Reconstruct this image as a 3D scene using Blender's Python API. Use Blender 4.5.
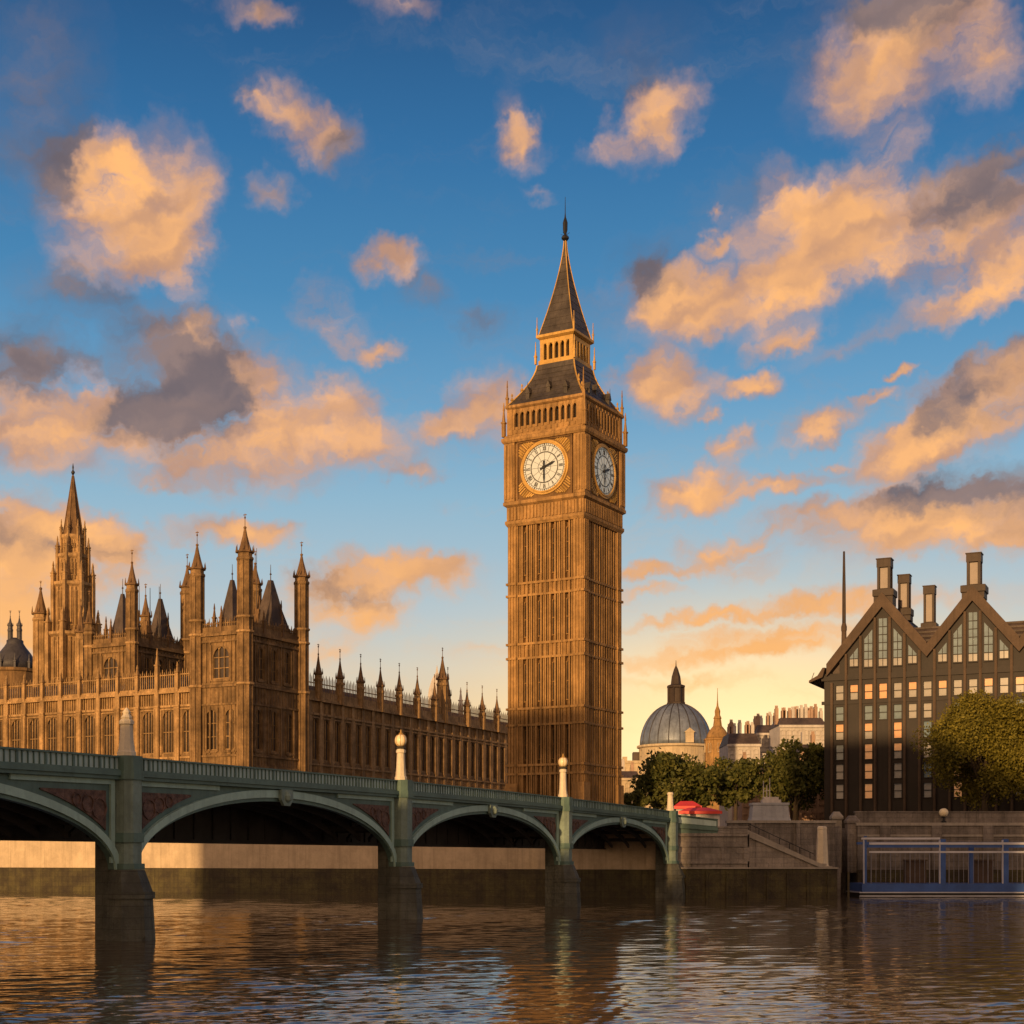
import bpy, math, random
import numpy as np
from mathutils import Vector, Euler
random.seed(7)
R = math.radians
S = bpy.context.scene
for o in list(bpy.data.objects):
    bpy.data.objects.remove(o)
COL = S.collection

# ------------------------------------------------------------------ camera
CAMH, FPX, HOR = 5.0, 1500.0, 858.0
cd = bpy.data.cameras.new("camera")
cd.sensor_width = 36
cd.lens = FPX / 1024 * 36
cd.shift_y = (HOR - 512) / 1024
cd.clip_start, cd.clip_end = 0.5, 9000
cam = bpy.data.objects.new("camera", cd)
cam.location = (0, 0, CAMH)
cam.rotation_euler = (R(90), 0, 0)
COL.objects.link(cam)
S.camera = cam


def wx(px, d): return (px - 512) / FPX * d
def wz(py, d): return CAMH + (HOR - py) / FPX * d
def azel(px, py):
    v = Vector(((px - 512) / FPX, 1, (HOR - py) / FPX)).normalized()
    return math.degrees(math.atan2(v.x, v.y)), math.degrees(math.asin(v.z))


# ------------------------------------------------------------------ sun and exposure
SUN_A, SUN_E = R(23), R(6.2)       # the sun stands low behind the camera, to its left
to_sun = Vector((-math.sin(SUN_A) * math.cos(SUN_E), -math.cos(SUN_A) * math.cos(SUN_E), math.sin(SUN_E)))
sd = bpy.data.lights.new("sun", 'SUN')
sd.energy = 5.0
sd.angle = R(0.6)
sd.color = (1.0, 0.60, 0.26)
so = bpy.data.objects.new("sun", sd)
so.rotation_euler = (-to_sun).to_track_quat('-Z', 'Y').to_euler()
COL.objects.link(so)
S.view_settings.view_transform = 'Standard'
S.view_settings.look = 'None'
S.view_settings.exposure = 0.0
S.view_settings.gamma = 1.0

# ------------------------------------------------------------------ sky
# cloud masses as (px, py, rx, ry, tilt, weight) seen from the river, turned into azimuth / elevation
LIT = [
 (250,8,62,20,0,.5),(400,6,62,20,0,.6),
 (172,195,58,78,15,.95),(100,215,70,80,0,.8),(165,250,60,34,0,.6),(192,290,26,20,30,.6),(120,165,40,34,0,.6),(112,188,46,40,0,.9),
 (287,112,50,36,20,.8),(262,96,30,24,0,.45),(328,140,44,32,0,.35),(272,188,36,26,0,.4),
 (390,260,44,27,0,.95),(335,318,46,36,30,.85),(374,352,38,15,0,.7),(240,325,16,16,0,.35),
 (40,430,110,48,0,1.0),(90,388,44,30,0,.8),(240,452,120,46,0,1.05),(290,405,56,46,0,.85),(345,398,36,30,30,.6),(375,438,60,34,0,.75),(412,470,32,12,0,.6),
 (190,335,40,24,0,.7),(240,370,40,30,0,.6),
 (440,428,30,20,0,.9),(485,405,46,44,-30,1.05),(445,505,22,10,0,.3),
 (522,146,42,30,15,.85),(505,118,28,36,0,.4),(545,196,26,8,20,.25),
 (655,122,70,40,-25,.95),(600,150,34,16,-20,.4),
 (885,72,88,72,-10,.85),(990,64,52,52,0,.7),(825,86,60,44,-30,.35),(890,158,48,32,-20,.85),(960,20,80,40,0,.6),
 (785,192,36,36,0,.75),(848,214,60,50,0,.9),(812,252,70,54,-15,.95),(664,310,74,48,0,.95),(714,288,62,46,-20,.7),(782,304,66,50,-20,.9),(782,345,50,13,-12,.6),
 (716,242,26,14,-15,.8),(722,212,14,9,0,.7),(745,232,30,24,0,.5),(880,265,50,40,0,.6),
 (965,240,98,74,-15,1.05),(990,288,66,28,-25,.8),(920,316,80,18,-15,.4),(842,352,90,12,-10,.3),
 (667,388,64,37,0,1.25),(750,387,31,18,0,1.2),(717,415,14,8,0,.6),
 (822,424,52,22,-18,1.05),(886,397,30,8,-8,.85),(907,373,19,7,-5,.85),(735,446,30,17,0,.85),(832,461,14,7,0,.4),
 (900,452,62,32,-15,1.0),(975,412,90,46,-25,1.0),(1015,370,40,30,0,.7),
 (700,490,62,25,-8,1.15),(786,484,54,12,-8,.8),(727,556,58,26,5,1.2),(648,570,46,11,0,.8),(652,590,40,8,0,.5),
 (915,522,150,36,-4,1.05),(800,516,60,20,0,.5),(990,545,80,22,0,.7),(760,528,40,16,0,.5),
 (412,566,86,28,4,1.0),(345,600,76,34,8,.9),(235,530,70,20,5,1.15),(105,530,58,24,5,1.0),(15,545,70,40,0,.9),(20,595,80,44,0,1.0),(130,570,70,26,0,.6),(150,480,30,10,0,.35),
 (30,510,50,24,0,.7),(60,640,90,30,0,.7),
 (755,650,150,14,-3,.9),(700,618,90,9,-2,.6),(800,604,100,16,-4,.8),(770,632,120,10,-3,.8),(690,680,100,9,0,.35),(930,600,120,16,-3,.4),(480,650,70,10,3,.25),(330,650,60,20,0,.4)]
GREY = [
 (30,80,90,130,0,.55),(60,180,60,60,0,.35),(250,5,50,18,0,.4),(70,290,70,36,0,.5),(130,310,70,24,0,.4),(252,95,24,26,0,.4),(335,145,44,34,0,.4),(275,190,34,24,0,.4),
 (425,292,42,24,0,.55),(488,320,44,20,0,.6),
 (178,372,86,64,0,1.2),(20,362,76,46,0,1.0),(190,425,90,42,0,1.0),(100,420,70,26,0,.4),(240,400,40,34,0,.4),
 (645,60,80,60,0,.4),(648,270,50,40,0,.45),(760,190,40,40,0,.3),(900,5,110,36,0,.8),(930,30,80,36,0,.6),(800,60,60,40,0,.25),
 (655,295,60,30,0,.55),(830,205,40,30,0,.35),(790,285,40,24,0,.5),(985,190,100,44,-10,.85),(960,215,60,30,-10,.35),
 (655,370,40,20,0,.35),(985,396,96,40,-28,1.05),(930,430,50,20,-20,.5),(985,492,110,30,-5,.9),(900,508,80,20,0,.45),(1000,530,90,18,0,.5),
 (725,545,36,14,0,.35),(345,590,70,24,8,.65),(405,556,50,12,0,.3),(15,535,80,34,0,.65),(110,545,60,16,0,.45),(15,580,60,16,0,.3)]
w = bpy.data.worlds.new("World")
S.world = w
w.use_nodes = True
nt = w.node_tree
nt.nodes.clear()


class NG:
    """small helper to wire shader nodes"""
    def __init__(s, nt): s.nt = nt
    def n(s, t, ins=None, **kw):
        nd = s.nt.nodes.new(t)
        for k, v in kw.items(): setattr(nd, k, v)
        for k, v in (ins or {}).items():
            if isinstance(v, bpy.types.NodeSocket): s.nt.links.new(v, nd.inputs[k])
            else: nd.inputs[k].default_value = v
        return nd
    def m(s, op, a, b=0.0, c=0.0, clamp=False):
        nd = s.n('ShaderNodeMath', {0: a, 1: b, 2: c}, operation=op, use_clamp=clamp)
        return nd.outputs[0]
    def mix(s, f, a, b, blend='MIX'):
        nd = s.n('ShaderNodeMix', data_type='RGBA', blend_type=blend)
        for k, v in ((0, f), (6, a), (7, b)):
            if isinstance(v, bpy.types.NodeSocket): s.nt.links.new(v, nd.inputs[k])
            else: nd.inputs[k].default_value = v if k == 0 else (*v, 1)
        return nd.outputs[2]
    def ss(s, v, a, b):
        return s.n('ShaderNodeMapRange', {0: v, 1: a, 2: b}, interpolation_type='SMOOTHSTEP').outputs[0]


g = NG(nt)
tc = g.n('ShaderNodeTexCoord')
dirv = g.n('ShaderNodeVectorMath', {0: tc.outputs['Generated']}, operation='NORMALIZE').outputs[0]
sp = g.n('ShaderNodeSeparateXYZ', {0: dirv})
az = g.m('MULTIPLY', g.m('ARCTAN2', sp.outputs[0], sp.outputs[1]), 57.2958)
el = g.m('MULTIPLY', g.m('ARCSINE', sp.outputs[2]), 57.2958)
ae = g.n('ShaderNodeCombineXYZ', {0: az, 1: el}).outputs[0]


def noise(vec, scale, detail=6, rough=.6, dist=0.0):
    return g.n('ShaderNodeTexNoise', {'Vector': vec, 'Scale': scale, 'Detail': detail, 'Roughness': rough, 'Distortion': dist})


wn = noise(ae, .32, 4, .55)
warp = g.n('ShaderNodeVectorMath', {0: wn.outputs['Color'], 1: (.5, .5, .5)}, operation='SUBTRACT').outputs[0]
warp = g.n('ShaderNodeVectorMath', {0: warp, 1: (2.4, 1.7, 0)}, operation='MULTIPLY').outputs[0]
wv = g.n('ShaderNodeVectorMath', {0: ae, 1: warp}, operation='ADD').outputs[0]
wn2 = noise(ae, 1.3, 3, .6)
warp2 = g.n('ShaderNodeVectorMath', {0: wn2.outputs['Color'], 1: (.5, .5, .5)}, operation='SUBTRACT').outputs[0]
warp2 = g.n('ShaderNodeVectorMath', {0: warp2, 1: (1.5, 1.2, 0)}, operation='MULTIPLY').outputs[0]
wv = g.n('ShaderNodeVectorMath', {0: wv, 1: warp2}, operation='ADD').outputs[0]


def blobs(lst):
    tot = None
    for (px, py, rx, ry, tilt, wt) in lst:
        a, e = azel(px, py)
        k = 1.18 / FPX * 57.2958 * (math.cos(R(e)) ** 2)
        mp = g.n('ShaderNodeMapping', {0: wv, 1: (a, e, 0), 2: (0, 0, R(-tilt)), 3: (rx * k, ry * k, 1)}, vector_type='TEXTURE')
        gr = g.n('ShaderNodeTexGradient', {0: mp.outputs[0]}, gradient_type='SPHERICAL')
        v = g.m('MULTIPLY', gr.outputs['Fac'], wt * 1.25)
        tot = v if tot is None else g.m('ADD', tot, v)
    return tot


lit, grey = blobs(LIT), blobs(GREY)
wv_t = g.n('ShaderNodeMapping', {0: wv, 2: (0, 0, R(-14))}).outputs[0]
stretch = g.n('ShaderNodeVectorMath', {0: wv_t, 1: (.62, 1.2, 1)}, operation='MULTIPLY').outputs[0]
fb = noise(stretch, .34, 8, .54, .1).outputs[0]
fine = noise(stretch, 1.0, 6, .6).outputs[0]
# scattered clouds for the rest of the sky, outside the view
away = g.ss(g.m('ABSOLUTE', az), 24, 34)
gen = g.m('MULTIPLY', g.ss(noise(ae, .055, 5, .55).outputs[0], .46, .66), away)
D = g.m('ADD', g.m('ADD', lit, g.m('MULTIPLY', grey, .75)), gen)
tex = g.m('ADD', g.m('MULTIPLY', fb, 2.9), g.m('MULTIPLY_ADD', fine, 1.1, -1.08))
dens = g.m('MULTIPLY', D, tex)
alpha = g.ss(dens, -.02, .90)
core = g.ss(dens, .25, 1.45)
shade = g.ss(g.m('DIVIDE', g.m('ADD', g.m('MULTIPLY', grey, g.m('MULTIPLY_ADD', fine, .9, .55)), .0), g.m('ADD', g.m('ADD', lit, grey), .12)), .22, .62)
# relief: density a little towards the low light minus density here
off = g.n('ShaderNodeVectorMath', {0: stretch, 1: (.28, -.42, 0)}, operation='ADD').outputs[0]
fs1, fs2 = noise(stretch, .30, 2, .45, 0).outputs[0], noise(off, .30, 2, .45, 0).outputs[0]
rel = g.ss(g.m('SUBTRACT', fs2, fs1), -.15, .17)
warmc = g.mix(core, (.60, .38, .31), (1.12, .55, .19))
warmc = g.mix(g.m('MULTIPLY', rel, .74), warmc, (.33, .20, .18))
warmc = g.mix(g.ss(el, 15, 5), warmc, (1.06, .52, .16))
greyc = g.mix(rel, (.25, .185, .185), (.115, .105, .13))
cloudc = g.mix(g.m('MULTIPLY', shade, .92), warmc, greyc)
ramp = g.n('ShaderNodeValToRGB', {0: g.n('ShaderNodeMapRange', {0: el, 1: 0.0, 2: 45.0}).outputs[0]})
cr = ramp.color_ramp
stops = [(0, (.86, .56, .26)), (5.0, (.80, .62, .40)), (7.2, (.68, .65, .56)), (9.2, (.50, .60, .65)), (13.4, (.29, .50, .66)), (17, (.135, .36, .60)),
         (20.5, (.062, .255, .50)), (25.3, (.026, .162, .385)), (30, (.011, .085, .24)), (45, (.008, .055, .18))]
while len(cr.elements) < len(stops): cr.elements.new(.5)
for e_, (p, c) in zip(cr.elements, stops):
    e_.position = p / 45
    e_.color = (*c, 1)
sky = g.n('ShaderNodeTexSky', sky_type='NISHITA', sun_disc=False, sun_elevation=SUN_E, sun_rotation=math.atan2(to_sun.x, to_sun.y))
skyc = g.mix(1.0, sky.outputs[0], (.10, .10, .10), 'MULTIPLY')
base = g.mix(.12, ramp.outputs[0], skyc)
# glow low over the far bank and, behind the camera, round the sun
def glow(a, e, sx, sy):
    mp = g.n('ShaderNodeMapping', {0: ae, 1: (a, e, 0), 3: (sx, sy, 1)}, vector_type='TEXTURE')
    return g.n('ShaderNodeTexGradient', {0: mp.outputs[0]}, gradient_type='QUADRATIC_SPHERE').outputs['Fac']
base = g.mix(g.m('MULTIPLY', glow(9.5, 2.0, 24, 10.5), 2.0, clamp=True), base, (1.15, .72, .27))
base = g.mix(g.m('MULTIPLY', glow(9.0, 2.8, 15, 8.5), 1.5, clamp=True), base, (1.35, 1.02, .54))
base = g.mix(g.m('MULTIPLY', glow(-20, 5, 14, 8), .8, clamp=True), base, (.85, .50, .28))
dot = g.n('ShaderNodeVectorMath', {0: dirv, 1: tuple(to_sun)}, operation='DOT_PRODUCT').outputs['Value']
base = g.mix(g.ss(dot, .12, .95), base, (1.32, .82, .47))
cmp_ = g.n('ShaderNodeMapping', {0: wv, 2: (0, 0, R(14)), 3: (.10, .42, 1)})
veil = g.m('MULTIPLY', g.ss(noise(cmp_.outputs[0], 1.0, 6, .62, .5).outputs[0], .50, .78), .42)
base = g.mix(veil, base, g.mix(g.ss(el, 22, 6), (.20, .22, .30), (.95, .56, .26)))
allc = g.mix(g.m('MULTIPLY', alpha, .96), base, cloudc)
allc = g.mix(g.ss(el, 0, -3), allc, (.10, .08, .06))
bg = g.n('ShaderNodeBackground', {0: allc, 1: 1.0})
nt.links.new(bg.outputs[0], g.n('ShaderNodeOutputWorld').inputs[0])
w.cycles.sampling_method = 'MANUAL'
w.cycles.sample_map_resolution = 1024

# ------------------------------------------------------------------ materials
def newmat(name):
    m = bpy.data.materials.new(name)
    m.use_nodes = True
    n = NG(m.node_tree)
    return m, n, m.node_tree.nodes['Principled BSDF']


def mat(name, col, rough=.8, metal=0.0, var=.25, scale=1.5, bump=.0, streak=0.0, spec=.3, bscale=None, blocks=None, second=None):
    m, n, p = newmat(name)
    tcn = n.n('ShaderNodeTexCoord')
    co = tcn.outputs['Object']
    nz = n.n('ShaderNodeTexNoise', {'Vector': co, 'Scale': scale * .25, 'Detail': 8, 'Roughness': .65})
    f = n.ss(nz.outputs[0], .3, .7)
    c2 = second or tuple(min(1, c * (1 + var)) for c in col)
    c = n.mix(f, tuple(c * (1 - var) for c in col), c2)
    if streak:
        mp = n.n('ShaderNodeMapping', {0: co, 3: (2.2, 2.2, .10)})
        nz2 = n.n('ShaderNodeTexNoise', {'Vector': mp.outputs[0], 'Scale': .9, 'Detail': 5, 'Roughness': .6})
        c = n.mix(n.m('MULTIPLY', n.ss(nz2.outputs[0], .45, .72), streak), c, tuple(x * .35 for x in col))
        nz3 = n.n('ShaderNodeTexNoise', {'Vector': co, 'Scale': 2.6, 'Detail': 4, 'Roughness': .7})
        c = n.mix(n.m('MULTIPLY', n.ss(nz3.outputs[0], .42, .7), streak * .6), c, tuple(x * .55 for x in col))
    hgt = None
    if blocks:
        mpb = n.n('ShaderNodeMapping', {0: co, 2: (R(90), 0, 0)})
        sx = n.n('ShaderNodeSeparateXYZ', {0: co})
        cb = n.n('ShaderNodeCombineXYZ', {0: n.m('ADD', sx.outputs[0], sx.outputs[1]), 1: sx.outputs[2]})
        br = n.n('ShaderNodeTexBrick', {'Vector': cb.outputs[0], 'Color1': (1, 1, 1, 1), 'Color2': (.72, .72, .72, 1), 'Mortar': (.42, .42, .42, 1),
                                        'Scale': 1.0, 'Mortar Size': .02, 'Brick Width': blocks[0], 'Row Height': blocks[1]})
        c = n.mix(.85, c, br.outputs[0], 'MULTIPLY')
        hgt = br.outputs['Fac']
    n.nt.links.new(c, p.inputs['Base Color'])
    p.inputs['Roughness'].default_value = rough
    p.inputs['Metallic'].default_value = metal
    p.inputs['Specular IOR Level'].default_value = spec
    if bump:
        nb = n.n('ShaderNodeTexNoise', {'Vector': co, 'Scale': bscale or 3.0, 'Detail': 6, 'Roughness': .7})
        bp = n.n('ShaderNodeBump', {'Height': nb.outputs[0], 'Strength': bump, 'Distance': .25})
        n.nt.links.new(bp.outputs[0], p.inputs['Normal'])
    return m


M = {}
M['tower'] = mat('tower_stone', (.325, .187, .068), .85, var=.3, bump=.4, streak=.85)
M['towerd'] = mat('tower_stone_panel', (.165, .092, .036), .9, var=.25, bump=.4, streak=.5)  # darker copy of the tower stone, recess shade put into its colour
M['gold'] = mat('gilded_stone', (.47, .28, .075), .55, .25, var=.2, bump=.2, streak=.35)
M['stone'] = mat('palace_stone', (.345, .215, .095), .88, var=.42, bump=.5, streak=.9)
M['cap'] = mat('weathered_cap_stone', (.17, .10, .048), .9, var=.3, bump=.5, streak=.7)
M['stonew'] = mat('shade_toned_stone', (.205, .126, .056), .9, var=.55, bump=.6, streak=.9)  # palace stone darkened to stand in for shade between the buttresses
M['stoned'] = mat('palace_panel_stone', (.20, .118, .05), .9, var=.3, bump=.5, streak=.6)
M['lead'] = mat('lead_roof', (.055, .052, .058), .55, .2, var=.3, bump=.2, streak=.4)
M['slate'] = mat('slate_roof', (.075, .055, .044), .6, var=.35, bump=.3, streak=.4)
M['iron'] = mat('cast_iron_roof', (.075, .062, .050), .5, .35, var=.35, bump=.2, streak=.5)
M['glassd'] = mat('dark_glass', (.045, .033, .024), .3, var=.4, spec=.5)
M['black'] = mat('black_iron', (.012, .012, .012), .5, var=.2)
M['dial'] = mat('opal_glass_dial', (.42, .43, .37), .5, var=.06, scale=3)
_p = M['dial'].node_tree.nodes['Principled BSDF']          # the dials are lit from behind
_p.inputs['Emission Color'].default_value = (.85, .82, .70, 1)
_p.inputs['Emission Strength'].default_value = .19
M['dialring'] = mat('dial_ring_iron', (.05, .045, .035), .5, var=.2)
M['green'] = mat('pale_green_paint', (.30, .43, .36), .5, var=.14, bump=.1, streak=.3)
M['greend'] = mat('dark_green_paint', (.09, .15, .125), .5, var=.2, bump=.1, streak=.3)
M['railpanel'] = mat('pale_rail_panel', (.36, .47, .43), .5, var=.15, streak=.3)
M['spand'] = mat('red_brown_tracery', (.13, .075, .055), .7, var=.5, scale=9, bump=.5, streak=.5)
M['under'] = mat('dark_cast_iron', (.045, .040, .037), .8, var=.3)  # near-black iron for the ribs and girder under the deck
M['pierst'] = mat('pier_granite', (.185, .245, .205), .85, var=.2, bump=.4, streak=.5)
M['pierwet'] = mat('wet_granite', (.105, .105, .078), .6, var=.4, bump=.6, streak=.5, blocks=(1.6, .7))
M['cream'] = mat('cream_stone', (.62, .53, .38), .75, var=.12, bump=.3, streak=.3)
M['globe'] = mat('opal_globe', (.78, .66, .42), .35, var=.1, spec=.5)
M['wall'] = mat('river_wall_stone', (.47, .37, .25), .85, var=.15, bump=.3, streak=.35)
M['walld'] = mat('embankment_stone', (.195, .168, .145), .9, var=.3, bump=.5, streak=.6, blocks=(1.8, .75))
M['abut'] = mat('grey_abutment_stone', (.27, .235, .20), .9, var=.25, bump=.5, streak=.6, blocks=(1.6, .7))
M['wet'] = mat('wet_river_stone', (.075, .055, .032), .7, var=.5, bump=.6, streak=.7, blocks=(1.8, .75), second=(.10, .085, .03))
M['coping'] = mat('pale_coping', (.28, .25, .21), .85, var=.15, bump=.3, streak=.3)
M['plinth'] = mat('grey_granite', (.33, .34, .36), .8, var=.12, bump=.2, streak=.25)
M['ground'] = mat('ground_paving', (.11, .10, .09), .9, var=.2)
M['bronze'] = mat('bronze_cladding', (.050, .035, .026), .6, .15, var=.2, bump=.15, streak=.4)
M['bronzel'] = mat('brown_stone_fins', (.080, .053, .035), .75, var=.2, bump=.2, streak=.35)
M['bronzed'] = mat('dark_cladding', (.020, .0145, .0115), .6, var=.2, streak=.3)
M['panel'] = mat('pale_duct_panel', (.27, .23, .20), .6, var=.1)
M['domelead'] = mat('dome_lead', (.17, .20, .25), .45, .3, var=.25, bump=.15, streak=.5)
M['buff'] = mat('buff_stone', (.47, .38, .25), .85, var=.15, bump=.3, streak=.35)
M['pale'] = mat('pale_stucco', (.48, .44, .40), .85, var=.12, bump=.2, streak=.35)
M['rose'] = mat('rose_brick', (.36, .24, .17), .9, var=.2, bump=.3, streak=.3)
M['red'] = mat('red_paint', (.55, .045, .03), .45, var=.15)
M['blue'] = mat('blue_paint', (.028, .075, .25), .4, var=.2)
M['rail'] = mat('white_rail_paint', (.42, .42, .46), .4, var=.15)
M['railgrey'] = mat('grey_baluster_paint', (.16, .16, .19), .5, var=.2)
M['bark'] = mat('bark', (.06, .045, .03), .95, var=.3, bump=.5)


def pane_mat(name, col, emit=0.0, rough=.15):
    m, n, p = newmat(name)
    co = n.n('ShaderNodeTexCoord').outputs['Object']
    nz = n.n('ShaderNodeTexNoise', {'Vector': co, 'Scale': 1.2, 'Detail': 3})
    c = n.mix(nz.outputs[0], tuple(x * .6 for x in col), tuple(min(1, x * 1.3) for x in col))
    n.nt.links.new(c, p.inputs['Base Color'])
    p.inputs['Roughness'].default_value = rough
    p.inputs['Specular IOR Level'].default_value = .8
    if emit:
        n.nt.links.new(c, p.inputs['Emission Color'])
        p.inputs['Emission Strength'].default_value = emit
    return m


M['winorange'] = pane_mat('orange_window', (.55, .26, .10), .40)  # orange pane colour with a mild emission
M['winpale'] = pane_mat('blind_window', (.29, .275, .25), .03)
M['winblue'] = pane_mat('sky_window', (.16, .22, .26), 0.0, .05)


def leaf_mat(name, c1, c2):
    m, n, p = newmat(name)
    geo = n.n('ShaderNodeNewGeometry')
    co = n.n('ShaderNodeTexCoord').outputs['Object']
    nz = n.n('ShaderNodeTexNoise', {'Vector': co, 'Scale': .5, 'Detail': 3})
    f = n.m('MULTIPLY_ADD', geo.outputs['Random Per Island'], .6, n.m('MULTIPLY_ADD', nz.outputs[0], .9, -.3), True)
    c = n.mix(f, c1, c2)
    n.nt.links.new(c, p.inputs['Base Color'])
    p.inputs['Roughness'].default_value = .6
    p.inputs['Specular IOR Level'].default_value = .2
    tr = n.n('ShaderNodeBsdfTranslucent', {0: c})
    mx = n.n('ShaderNodeMixShader', {0: .3, 1: p.outputs[0], 2: tr.outputs[0]})
    n.nt.links.new(mx.outputs[0], m.node_tree.nodes['Material Output'].inputs[0])
    return m


M['leaf'] = leaf_mat('green_leaves', (.045, .060, .014), (.165, .155, .038))
M['leafgold'] = leaf_mat('golden_leaves', (.090, .085, .012), (.27, .225, .035))


# ------------------------------------------------------------------ mesh helpers
class MB:
    def __init__(s): s.v, s.f, s.m = [], [], []
    def poly(s, vs, fs, mi=0):
        b = len(s.v)
        s.v += [tuple(x) for x in vs]
        s.f += [tuple(i + b for i in f) for f in fs]
        s.m += [mi] * len(fs)
        return s
    def box(s, x0, x1, y0, y1, z0, z1, mi=0):
        return s.poly([(x0, y0, z0), (x1, y0, z0), (x1, y1, z0), (x0, y1, z0), (x0, y0, z1), (x1, y0, z1), (x1, y1, z1), (x0, y1, z1)],
                      [(3, 2, 1, 0), (4, 5, 6, 7), (0, 1, 5, 4), (1, 2, 6, 5), (2, 3, 7, 6), (3, 0, 4, 7)], mi)
    def prism(s, pts, y0, y1, mi=0):
        """polygon in x-z, extruded from y0 (front) to y1"""
        n = len(pts)
        vs = [(x, y0, z) for x, z in pts] + [(x, y1, z) for x, z in pts]
        fs = [tuple(range(n)), tuple(range(2 * n - 1, n - 1, -1))] + [(i, (i + 1) % n, n + (i + 1) % n, n + i)[::-1] for i in range(n)]
        return s.poly(vs, fs, mi)
    def slabxy(s, pts, z0, z1, mi=0):
        n = len(pts)
        vs = [(x, y, z0) for x, y in pts] + [(x, y, z1) for x, y in pts]
        fs = [tuple(range(n))[::-1], tuple(range(n, 2 * n))] + [(i, (i + 1) % n, n + (i + 1) % n, n + i) for i in range(n)]
        return s.poly(vs, fs, mi)
    def lathe(s, prof, n=8, cx=0, cy=0, rot=None, mi=0, sx=1, sy=1):
        """profile [(r,z)...] turned round z; r is the radius to the corners"""
        rot = math.pi / n if rot is None else rot
        vs = []
        for r, z in prof:
            for k in range(n):
                a = rot + 2 * math.pi * k / n
                vs.append((cx + sx * r * math.cos(a), cy + sy * r * math.sin(a), z))
        fs = []
        for j in range(len(prof) - 1):
            for k in range(n):
                k2 = (k + 1) % n
                fs.append((j * n + k, j * n + k2, (j + 1) * n + k2, (j + 1) * n + k))
        fs.append(tuple(range(n))[::-1])
        fs.append(tuple((len(prof) - 1) * n + k for k in range(n)))
        return s.poly(vs, fs, mi)
    def tube(s, p0, p1, r0, r1=None, n=6, mi=0):
        r1 = r0 if r1 is None else r1
        p0, p1 = Vector(p0), Vector(p1)
        d = (p1 - p0).normalized()
        u = d.orthogonal().normalized()
        v = d.cross(u)
        vs = []
        for p, r in ((p0, r0), (p1, r1)):
            for k in range(n):
                a = 2 * math.pi * k / n
                vs.append(p + (u * math.cos(a) + v * math.sin(a)) * r)
        fs = [(k, (k + 1) % n, n + (k + 1) % n, n + k) for k in range(n)] + [tuple(range(n))[::-1], tuple(range(n, 2 * n))]
        return s.poly(vs, fs, mi)
    def add(s, o, rot=0.0, loc=(0, 0, 0)):
        c, q = math.cos(rot), math.sin(rot)
        b = len(s.v)
        s.v += [(c * x - q * y + loc[0], q * x + c * y + loc[1], z + loc[2]) for x, y, z in o.v]
        s.f += [tuple(i + b for i in f) for f in o.f]
        s.m += o.m
        return s
    def slab(s, x0, x1, z0, z1, yf, yb, holes=(), mi=0):
        """a wall slab with rectangular openings"""
        zs = sorted({z0, z1, *[h[2] for h in holes], *[h[3] for h in holes]})
        zs = [z for z in zs if z0 <= z <= z1]
        for a, b in zip(zs[:-1], zs[1:]):
            mid = (a + b) / 2
            xs = x0
            for h in sorted(h for h in holes if h[2] < mid < h[3]):
                if h[0] > xs: s.box(xs, h[0], yf, yb, a, b, mi)
                xs = h[1]
            if xs < x1: s.box(xs, x1, yf, yb, a, b, mi)
        return s
    def arch(s, x0, x1, z1, h, yf, yb, mi=0, n=5, pointed=True):
        """fills the two upper corners of an opening to give it an arched head"""
        xc = (x0 + x1) / 2
        hw = (x1 - x0) / 2
        for sg in (-1, 1):
            pts = []
            for i in range(n + 1):
                t = i / n
                if pointed: dx, dz = hw * math.cos(t * math.pi / 2) ** 1.15, h * math.sin(t * math.pi / 2) ** .9
                else: dx, dz = hw * math.cos(t * math.pi / 2), h * math.sin(t * math.pi / 2)
                pts.append((xc + sg * dx, z1 - h + dz))
            pts.append((xc + sg * hw, z1 + .001))
            if sg > 0: pts = pts[::-1]
            s.prism(pts[::-1], yf + .03, yb, mi)
        return s
    def mesh(s, name, mats):
        me = bpy.data.meshes.new(name)
        me.from_pydata(s.v, [], s.f)
        for m in (mats if isinstance(mats, (list, tuple)) else [mats]): me.materials.append(m)
        me.polygons.foreach_set('material_index', s.m)
        me.update()
        return me
    def build(s, name, mats, parent=None, loc=(0, 0, 0), rz=0):
        o = bpy.data.objects.new(name, s.mesh(name, mats))
        COL.objects.link(o)
        o.parent = parent
        o.location = loc
        o.rotation_euler = (0, 0, rz)
        return o


def tag(o, label, cat, group=None, kind=None):
    o['label'] = label
    o['category'] = cat
    if group: o['group'] = group
    if kind: o['kind'] = kind
    return o


def thing(name, label, cat, loc, rz=0, group=None):
    o = bpy.data.objects.new(name, None)
    COL.objects.link(o)
    o.location = loc
    o.rotation_euler = (0, 0, rz)
    return tag(o, label, cat, group)


def structure(o):
    o['kind'] = 'structure'
    return o


def smooth(o):
    o.data.polygons.foreach_set('use_smooth', [True] * len(o.data.polygons))
    return o


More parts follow.
